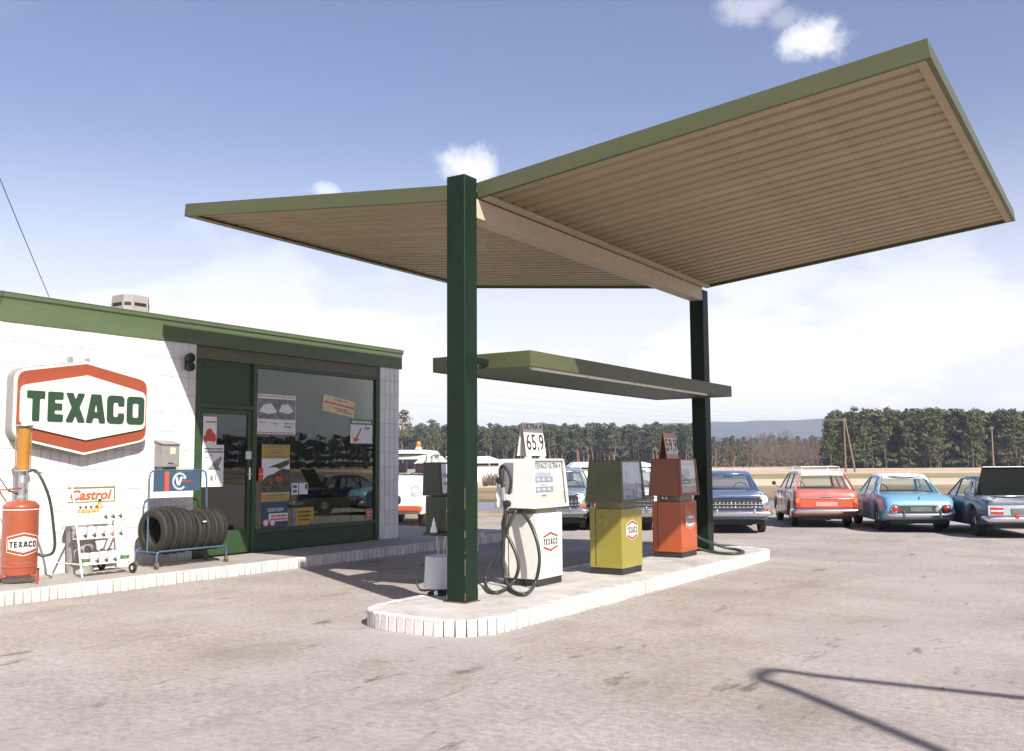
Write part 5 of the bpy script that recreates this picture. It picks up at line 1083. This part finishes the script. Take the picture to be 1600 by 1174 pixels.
# --- front views
def front_car(label, loc, hd, P, roof=None, style='round'):
    hw, L = .81, 4.4; h = L/2
    st = [(-h, hw*.86, .42, .62, .65), (-h+.05, hw*.94, .36, .80, .83), (-h+.3, hw*.98, .3, .88, .92), (-h+1.2, hw, .25, .95, .99), (0, hw, .25, .95, .97), (h-1.65, hw, .25, .95, .99), (h-1.15, hw*.99, .25, .945, 1.0), (h-.5, hw*.98, .28, .92, .965), (h-.16, hw*.965, .32, .875, .93), (h-.05, hw*.93, .36, .74, .86), (h, hw*.90, .42, .66, .72)]
    c = dict(len=L, hw=hw, rear_oh=1.0, front_oh=.78, paint=P, st=st, roof=roof or P, gh=dict(belt=.975, roof=1.47, wb=.735, wt=.585, y=(-h+1.0, -h+1.4, h-2.0, h-1.50), pil=[(-h+1.5, -h+1.7, .2, .15), (-h+2.35, -h+2.35, .05, .05)], rp=.06, fbow=.24, trim_mat=CHROME))
    t_, body, ip, Lh = car(label, loc, hd, c)
    y = h
    cbar(spline([(-.70, y-.04, .885), (-.4, y+.015, .90), (0, y+.025, .905), (.4, y+.015, .90), (.70, y-.04, .885)], 4), .018, CHROME, 'bonnet_strip', t_)
    b = MB(); b.poly([roundpoly(rect(-.62, .56, .62, .83), .05)], on_y(0, y-.01, 0), .02); gr = b.build('grille', INK, t_)
    for zc in (.69, .61): cbar([(-.66, y+.018, zc), (.66, y+.018, zc)], .012, CHROME, 'bar', gr)
    for k in range(13): boxp(gr, 'tooth', (-.58+.092*k, y+.012, .695), (-.545+.092*k, y+.03, .745), CHROME, .004)
    for k in range(13): boxp(gr, 'tooth', (-.58+.092*k, y+.012, .615), (-.545+.092*k, y+.03, .645), CHROME, .004)
    for sx in (-1, 1):
        b = MB(); b.lathe([(.125, -.28), (.128, .0), (.118, .03), (.10, .02)], 22, Matrix.Translation((sx*.665, y-.08, .80)) @ Matrix.Rotation(-PI/2, 4, 'X')); b.build('headlight_rim', P, t_, smooth=40)
        disc(t_, 'headlight', sx*.665, y-.075, .80, .102, .05, LAMPW, 1)
        boxp(t_, 'indicator', (sx*.66, y-.05, .575), (sx*.79, y+.01, .645), LAMPO)
        boxp(t_, 'overrider', (sx*.43-.03, y+.06, .42), (sx*.43+.03, y+.15, .58), CHROME, .015)
    bumper(t_, y+.07, .83, .485, .35, 1, .052)
    boxp(t_, 'number_plate', (-.26, y+.125, .42), (.26, y+.135, .53), PLATE, .003) if style == 'plate' else None
    for x in (-.32, .28): cbar([(x, h-1.38, .995), (x-.36, h-1.43, 1.035)], .008, INK, 'wiper', t_)
    boxp(t_, 'inner_mirror', (-.11, h-1.83, 1.29), (.11, h-1.80, 1.345), INK, .01); handles(t_, hw, .86, (-.8, .3))
    return t_
front_car('dark blue saloon car with chrome grille facing us, partly behind the far canopy post', (-8.5, 22.85), HEAD+PI, paint('car_steel_blue', (.07, .12, .24))).scale = (.95,)*3
front_car('grey blue saloon car facing us, mostly hidden behind the white pump', (-12.55, 21.7), HEAD+PI, paint('car_grey_blue', (.19, .24, .28)))
front_car('white saloon car facing us, mostly hidden behind the olive pump', (-11.05, 22.65), HEAD+PI, paint('car_white', (.72, .70, .64)))
# --- white recovery truck
def truck():
    P = paint('truck_white', (.74, .72, .67)); h = 2.3; hw = .90
    t_ = thing('tow_truck', 'white round-nosed recovery truck with an orange beacon, beyond the shop corner', 'truck', (-16.35, 20.35, .002), HEAD+PI-.02)
    prof = [(2.3, .80, .45, .80), (2.28, .84, .40, 1.0), (2.15, .88, .38, 1.12), (1.8, .90, .38, 1.24), (1.35, .90, .38, 1.33), (1.0, .90, .40, 1.36), (-.2, .90, .45, 1.36)]
    rings = []
    for y, w, z0, z1 in prof:
        hh = [(w*.95, z0), (w, z0+.12), (w*.99, z1-.14), (w*.92, z1-.04), (w*.6, z1), (0, z1+.02)]
        rings.append([(x, y, z_) for x, z_ in hh]+[(-x, y, z_) for x, z_ in hh[-2::-1]])
    b = MB(); b.loft(rings[::1]); b.build('body', P, t_, smooth=45)
    rr_ = []
    for y, w, z1 in ((1.02, .70, 1.86), (.95, .76, 1.93), (.7, .78, 1.97), (0, .78, 1.98), (-.16, .76, 1.94), (-.2, .72, 1.88)):
        hh = [(w*.99, z1-.14), (w, z1-.09), (w*.9, z1-.03), (w*.5, z1), (0, z1)]; rr_.append([(x, y, z_) for x, z_ in hh]+[(-x, y, z_) for x, z_ in hh[-2::-1]])
    b = MB(); b.loft(rr_); b.build('roof', P, t_, smooth=45)
    for sx in (-1, 1):
        for (y0, y1, w) in ((1.32, .98, .10), (-.12, -.12, .12), (.6, .55, .05)):
            b = MB(); b.hexa([(sx*.82-.03, y0-w/2, 1.3), (sx*.82+.03, y0-w/2, 1.3), (sx*.82+.03, y0+w/2, 1.3), (sx*.82-.03, y0+w/2, 1.3)], [(sx*.72-.03, y1-w/2, 1.86), (sx*.72+.03, y1-w/2, 1.86), (sx*.72+.03, y1+w/2, 1.86), (sx*.72-.03, y1+w/2, 1.86)]); b.build('pillar', P, t_)
        b = MB(); b.add([(sx*.82, 1.25, 1.35), (sx*.82, -.1, 1.35), (sx*.73, -.1, 1.84), (sx*.73, .93, 1.84)], [(0, 1, 2, 3)]); b.build('side_window', GLASSC, t_)
        disc(t_, 'headlight', sx*.70, 2.24, .92, .125, .08, LAMPW, 1)
        b = MB(); b.lathe([(.14, -.12), (.145, .0), (.125, .02)], 22, Matrix.Translation((sx*.70, 2.26, .92)) @ Matrix.Rotation(-PI/2, 4, 'X')); b.build('headlight_rim', CHROME, t_, smooth=40)
        for ay in (1.45, -1.5):
            Mx = Matrix.Translation((sx*.74, ay, .36)) @ Matrix.Rotation(sx*PI/2, 4, 'Y'); b = MB(); b.lathe([(.2, -.09), (.34, -.09), (.36, -.06), (.36, .06), (.34, .09), (.2, .08)], 22, Mx); w_ = b.build('wheel', TYREM, t_, smooth=40)
            b = MB(); b.lathe([(.205, .06), (.15, .03), (0, .08)], 16, Mx); b.build('hub', P, w_, smooth=40)
    b = MB(); b.loft([[(s*.80, 1.34+.10*(1-s*s), 1.335) for s in np.linspace(-1, 1, 9)], [(s*.69, 1.0+.06*(1-s*s), 1.85) for s in np.linspace(-1, 1, 9)]], False, False, False); ws = b.build('windscreen', GLASSC, t_, smooth=60)
    b = MB(); b.tube([Vector((s*.80, 1.34+.10*(1-s*s), 1.335)) for s in np.linspace(-1, 1, 9)]+[Vector((s*.69, 1.0+.06*(1-s*s), 1.85)) for s in np.linspace(1, -1, 9)], .022, 6, closed=True); b.build('seal', INK, ws, smooth=60)
    b = MB(); b.poly([roundpoly(rect(-.36, .62, .36, .84), .10, 6)], on_y(0, 2.285, 0), .02); gr = b.build('grille', INK, t_)
    boxp(t_, 'bumper', (-.88, 2.25, .46), (.88, 2.40, .60), paint('bumper_red', (.5, .09, .04)), .03)
    boxp(t_, 'number_plate', (-.05, 2.402, .47), (.43, 2.41, .585), PLATE, .003)
    b = MB(); b.lathe([(0, 1.99), (.10, 1.99), (.08, 2.04), (.06, 2.05)], 16, Matrix.Translation((-.28, .3, 0))); b.build('beacon_base', P, t_, smooth=40)
    b = MB(); b.lathe([(.058, 2.05), (.062, 2.06), (.058, 2.15), (.04, 2.19), (0, 2.2)], 16, Matrix.Translation((-.28, .3, 0))); b.build('beacon', LAMPO, t_, smooth=40)
    boxp(t_, 'flatbed', (-.88, -2.4, .55), (.88, -.3, .70), paint('bumper_red', (.5, .09, .04)), .01)
    b = MB(); b.tube([(-.5, -.5, .7), (0, -2.2, 1.9), (.5, -.5, .7)], .04, 8); b.build('crane_boom', STEEL, t_, smooth=50)
    for x in (-.4, .4): boxp(t_, 'seat', (x-.28, -.1, .7), (x+.28, .08, 1.62), paint('seat_pink', (.35, .16, .18)), .04)
    for x in (-.35, .25): cbar([(x, 1.42, 1.36), (x-.35, 1.38, 1.42)], .01, INK, 'wiper', t_)
truck()
# --- far white halls beyond the road
def hall(label, t0, t1, s, hgt, dep=8):
    c0 = Vector(P2(t0, s)); c1 = Vector(P2(t1, s)); o = thing('white_hall', label, 'building', P2((t0+t1)/2, s, -.05), YAW, 'white halls beyond the road')
    w = (t1-t0)/2
    b = MB(); b.box((-w, 0, 0), (w, dep, hgt*.62)); b.build('wall', WHITE, o)
    b = MB(); b.box((-w*.98, -.03, hgt*.622), (w*.98, dep-.1, hgt*.72)); b.build('window_band', INK, o)
    k = int(w*2/1.2)
    for i in range(k): boxp(o, 'window_post', (-w+.6+i*1.2, -.06, hgt*.622), (-w+.72+i*1.2, -.031, hgt*.72), WHITE, 0)
    b = MB(); b.hexa([(-w-.3, -.4, hgt*.722), (w+.3, -.4, hgt*.722), (w+.3, dep+.4, hgt*.722), (-w-.3, dep+.4, hgt*.722)], [(-w+.2, 1.6, hgt), (w-1.6, 1.6, hgt), (w-1.6, dep-1.6, hgt), (-w+.2, dep-1.6, hgt)]); b.build('roof', mat('roof_pale', (.74, .73, .71), .5), o)
hall('long low white hall with a dark window band, behind the truck and the near post', -8.8, -.6, 90, 2.35)
hall('long low white hall seen between the olive and red pumps', 5.5, 13.5, 88, 1.75)

# ------------------------------------------------------------------ poles and wires
def pole(label, px, s, h, legs=1, z=-.05):
    t0 = (px-800)/1510*s; o = thing('utility_pole', label, 'utility pole', P2(t0, s, z), YAW)
    for k in range(legs):
        b = MB(); x0 = 0 if k == 0 else 1.45; b.tube([(x0, 0, 0), (x0*.08, 0, h)], [.15, .10], 8); b.build('pole' if k == 0 else 'strut', WOOD, o, smooth=60)
    b = MB(); b.box((-.32, -.06, h-.45), (.32, .06, h-.33)); b.build('crossarm', WOOD, o)
    for x in (-.26, .26):
        b = MB(); b.lathe([(0, h-.33), (.05, h-.33), (.06, h-.2), (0, h-.14)], 8, Matrix.Translation((x, 0, 0))); b.build('insulator', STEEL, o, smooth=40)
    return o
pole('leaning A-shaped wooden utility pole in front of the right forest edge', 1318, 150, 8.4, 2)
pole('single thin wooden utility pole near the right edge of the picture', 1548, 150, 7.0)
for i, (zz0, zz1) in enumerate(((7.9, 9.3), (7.95, 10.6), (8.0, 11.9), (8.05, 13.4))):
    a = Vector(P2((1318-800)/1510*150, 150, zz0)); c_ = Vector(P2((520-800)/1510*110, 110, zz1)); b = MB()
    b.tube([a.lerp(c_, k/24)-Vector((0, 0, 2.2*4*(k/24)*(1-k/24)*.5)) for k in range(25)], .009, 4)
    tag(b.build('power_line', GREYP), '%s of four thin sagging power lines running left from the A-shaped pole' % ('lowest', 'second lowest', 'second highest', 'highest')[i], 'power line', 'power lines from the A-shaped pole')

# ------------------------------------------------------------------ trees
def leafmat(nm, c, var=.5):
    m = mat(nm, c, .8, var=var, scale=.9, spec=.15); return m
PINEL = leafmat('pine_needles', (.072, .082, .040)); PINED = leafmat('pine_needles_dark', (.078, .082, .034)); PINEB = leafmat('pine_needles_brownish', (.115, .105, .05))
BARK = mat('pine_bark', (.20, .12, .07), .9, var=.3); TWIG = mat('bare_twigs', (.16, .115, .08), .9, var=.25)
def clumps(b, rr, centres, per, size, flat=.6):
    for (cx_, cy_, cz_, r) in centres:
        for _ in range(per):
            while True:
                d = Vector((rr.uniform(-1, 1), rr.uniform(-1, 1), rr.uniform(-1, 1)))
                if d.length <= 1: break
            p = Vector((cx_+d.x*r, cy_+d.y*r, cz_+d.z*r*flat)); s = size*rr.uniform(.6, 1.3)
            n_ = (d+Vector((rr.uniform(-.6, .6), rr.uniform(-.6, .6), rr.uniform(-.1, .9)))).normalized(); u = n_.orthogonal().normalized(); w = n_.cross(u); a = rr.uniform(0, 6.3)
            u, w = u*math.cos(a)+w*math.sin(a), w*math.cos(a)-u*math.sin(a)
            b.add([p-u*s, p-w*s*.6, p+u*s, p+w*s*.6], [(0, 1, 2, 3)])
def pine_protos(seed, H, lm, low=.5, wide=.17, NC=17, bark=None):
    out = []
    for k in range(5):
        rr = random.Random(seed+k); b = MB(); bend = [Vector((rr.uniform(-.25, .25)*i, rr.uniform(-.25, .25)*i, H*i/4)) for i in range(5)]
        b.tube(bend, [.2, .17, .14, .10, .04], 5)
        cs = []
        for i in range(NC):
            f = low+(1-low)*(i+.5)/NC; base = bend[min(3, int(f*4))].lerp(bend[min(4, int(f*4)+1)], f*4-int(f*4)); a = rr.uniform(0, 6.3)
            ext = H*wide*(1.15-((f-low)/(1-low))**1.6*.75)*rr.uniform(.35, 1)
            q = base+Vector((math.cos(a)*ext*.75, math.sin(a)*ext*.75, rr.uniform(-.1, .5))); b.tube([base-Vector((0, 0, .4)), q], [.05, .02], 3)
            cs.append((q.x, q.y, q.z, H*rr.uniform(.06, .115)))
        cs.append((bend[4].x, bend[4].y, H, H*.07))
        c = MB(); clumps(c, rr, cs, 30, H*.024)
        out.append((b.mesh('trunk', bark or BARK, 60), c.mesh('crown', lm)))
    return out
NTREE = 0
def plant(protos, label, group, pts, hs=(.85, 1.15), nm='pine_tree', cat='tree', seed=0):
    global NTREE
    rr = random.Random(seed)
    for (x, y) in pts:
        tm_, cm_ = rr.choice(protos); o = thing(nm, label, cat, (x, y, -.06), rr.uniform(0, 6.3), group); s = rr.uniform(*hs); o.scale = (s*rr.uniform(.9, 1.15), s*rr.uniform(.9, 1.15), s)
        link('trunk', tm_, o); link('crown', cm_, o); NTREE += 1
def row(px0, px1, n, s0, s1, seed):
    rr = random.Random(seed); out = []
    for i in range(n):
        px = px0+(px1-px0)*(i+rr.uniform(.1, .9))/n; s = rr.uniform(s0, s1); p = P2((px-800)/1510*s, s); out.append((p[0], p[1]))
    return out
MID = pine_protos(10, 14.2, PINEL, .45, .15)
BELT = ('pine in the grey green forest belt across the fields, behind the pumps', 'pines of the forest belt behind the pumps')
plant(MID, *BELT, row(640, 1085, 105, 314, 334, 1), (.90, 1.03), seed=1)
plant(MID, *BELT, row(1085, 1290, 36, 335, 345, 11), (.60, .74), seed=12)
BARKD = mat('pine_bark_dark', (.11, .075, .045), .9, var=.3)
DARK = pine_protos(30, 14.2, PINED, .10, .19, 26, BARKD)
plant(DARK, 'pine at the edge of the dense dark forest on the right', 'pines of the dense dark forest on the right', row(1292, 1760, 120, 226, 246, 2), (.86, .98), seed=2)
# the masses behind them
def mass(nm, px0, px1, s0, s1, n, H, lm, seed, per=90, size=.55):
    rr = random.Random(seed); b = MB()
    for i in range(n):
        px = px0+(px1-px0)*(i+rr.random())/n; s = rr.uniform(s0, s1); p = P2((px-800)/1510*s, s); h = H*rr.uniform(.82, 1.1)
        clumps(b, rr, [(p[0]+rr.uniform(-1, 1), p[1], h*f, h*.17) for f in (.08, .33, .62, .9)], per//4, size)
    o = b.build(nm, lm); o['kind'] = 'stuff'; return o
mass('forest', 560, 1090, 322, 360, 250, 13.0, PINEL, 5, 150, .75)
mass('forest', 1080, 1310, 345, 370, 80, 9., PINEL, 15)
mass('forest', 1296, 2300, 230, 262, 480, 13.4, PINED, 6, 190, .75)
mass('forest', 560, 1310, 330, 380, 130, 7.5, mat('undergrowth_brown', (.085, .062, .036), .9, var=.4, scale=.5), 7, 70, .7)
mass('forest', 1285, 2300, 236, 275, 180, 7., mat('undergrowth_dark', (.05, .045, .022), .9, var=.4, scale=.5), 8, 70, .7)
rf = random.Random(9); b = MB()
for i in range(420):   # far wood to the east (mirrored in the shop window)
    a = math.radians(4+70*i/420); d = rf.uniform(330, 380); h = 12*rf.uniform(.8, 1.1); clumps(b, rf, [(d*math.sin(a), d*math.cos(a), h*f, h*.16) for f in (.15, .4, .65, .9)], 14, 1.1)
o = b.build('forest', PINED); o['kind'] = 'stuff'
# bare birches and brush between the two woods, dark young firs in front
bare = []
for k in range(4):
    rr = random.Random(60+k); b = MB(); H = 9; b.tube([(0, 0, 0), (rr.uniform(-.2, .2), 0, H*.5), (rr.uniform(-.4, .4), 0, H)], [.10, .07, .02], 4); c = MB()
    for i in range(34):
        z0 = H*rr.uniform(.12, .95); a = rr.uniform(0, 6.3); L_0 = H*.24*(1.1-z0/H)+.4; q = Vector((math.cos(a)*L_0, math.sin(a)*L_0, z0+L_0*1.3)); c.tube([(0, 0, z0), q*.5+Vector((0, 0, z0*.5)), q], [.035, .025, .012], 3)
        for j in range(3): r_ = q+Vector((rr.uniform(-.6, .6), rr.uniform(-.6, .6), rr.uniform(.1, .9))); c.tube([q*.7+Vector((0, 0, z0*.3)), r_], [.02, .012], 3)
    bare.append((b.mesh('trunk', TWIG, 60), c.mesh('crown', TWIG)))
plant(bare, 'bare brown leafless tree in the thicket between the two woods', 'bare trees of the thicket between the two woods', row(1165, 1300, 42, 285, 312, 3), (.75, 1.15), 'bare_tree', seed=3)
FIR = pine_protos(80, 6.2, PINED, .05, .22)
plant(FIR, 'low dark bushy fir in front of the forest belt, right of the far post', 'low dark firs in front of the forest belt', row(1108, 1172, 11, 285, 300, 4), (.9, 1.15), 'fir_tree', seed=4)
OPENP = pine_protos(100, 15.5, PINEB, .55, .2)
plant([OPENP[0]], 'tall thin open-crowned tree beside the shop corner, above the truck', None, [P2((629-800)/1510*255, 255)[:2]], (1., 1.), 'tall_tree', seed=5)
plant([MID[1]], 'tallest green pine above the truck, left of the near post', None, [P2((678-800)/1510*290, 290)[:2]], (1.02, 1.02), 'pine_tree', seed=6)
# brush near the white hall and on the verge
bu = []
for k in range(3):
    rr = random.Random(120+k); c = MB()
    for i in range(40):
        a = rr.uniform(0, 6.3); e = rr.uniform(.2, .9); q = Vector((math.cos(a)*e, math.sin(a)*e, rr.uniform(.8, 1.7))); c.tube([(q.x*.2, q.y*.2, 0), q*.6+Vector((0, 0, .1)), q], [.03, .02, .01], 3)
    bu.append(c.mesh('bare_bush', TWIG))
for i, (px, s) in enumerate(((758, 70), (771, 72), (781, 70), (765, 74))):
    p = P2((px-800)/1510*s, s, -.05); o = link('bare_bush', bu[i % 3], loc=p); o.scale = (.8, .8, .72); tag(o, '%s brown leafless bush in front of the white hall, left of the white pump' % POS[4][(0, 2, 3, 1)[i]], 'bush', 'bushes in front of the white hall')
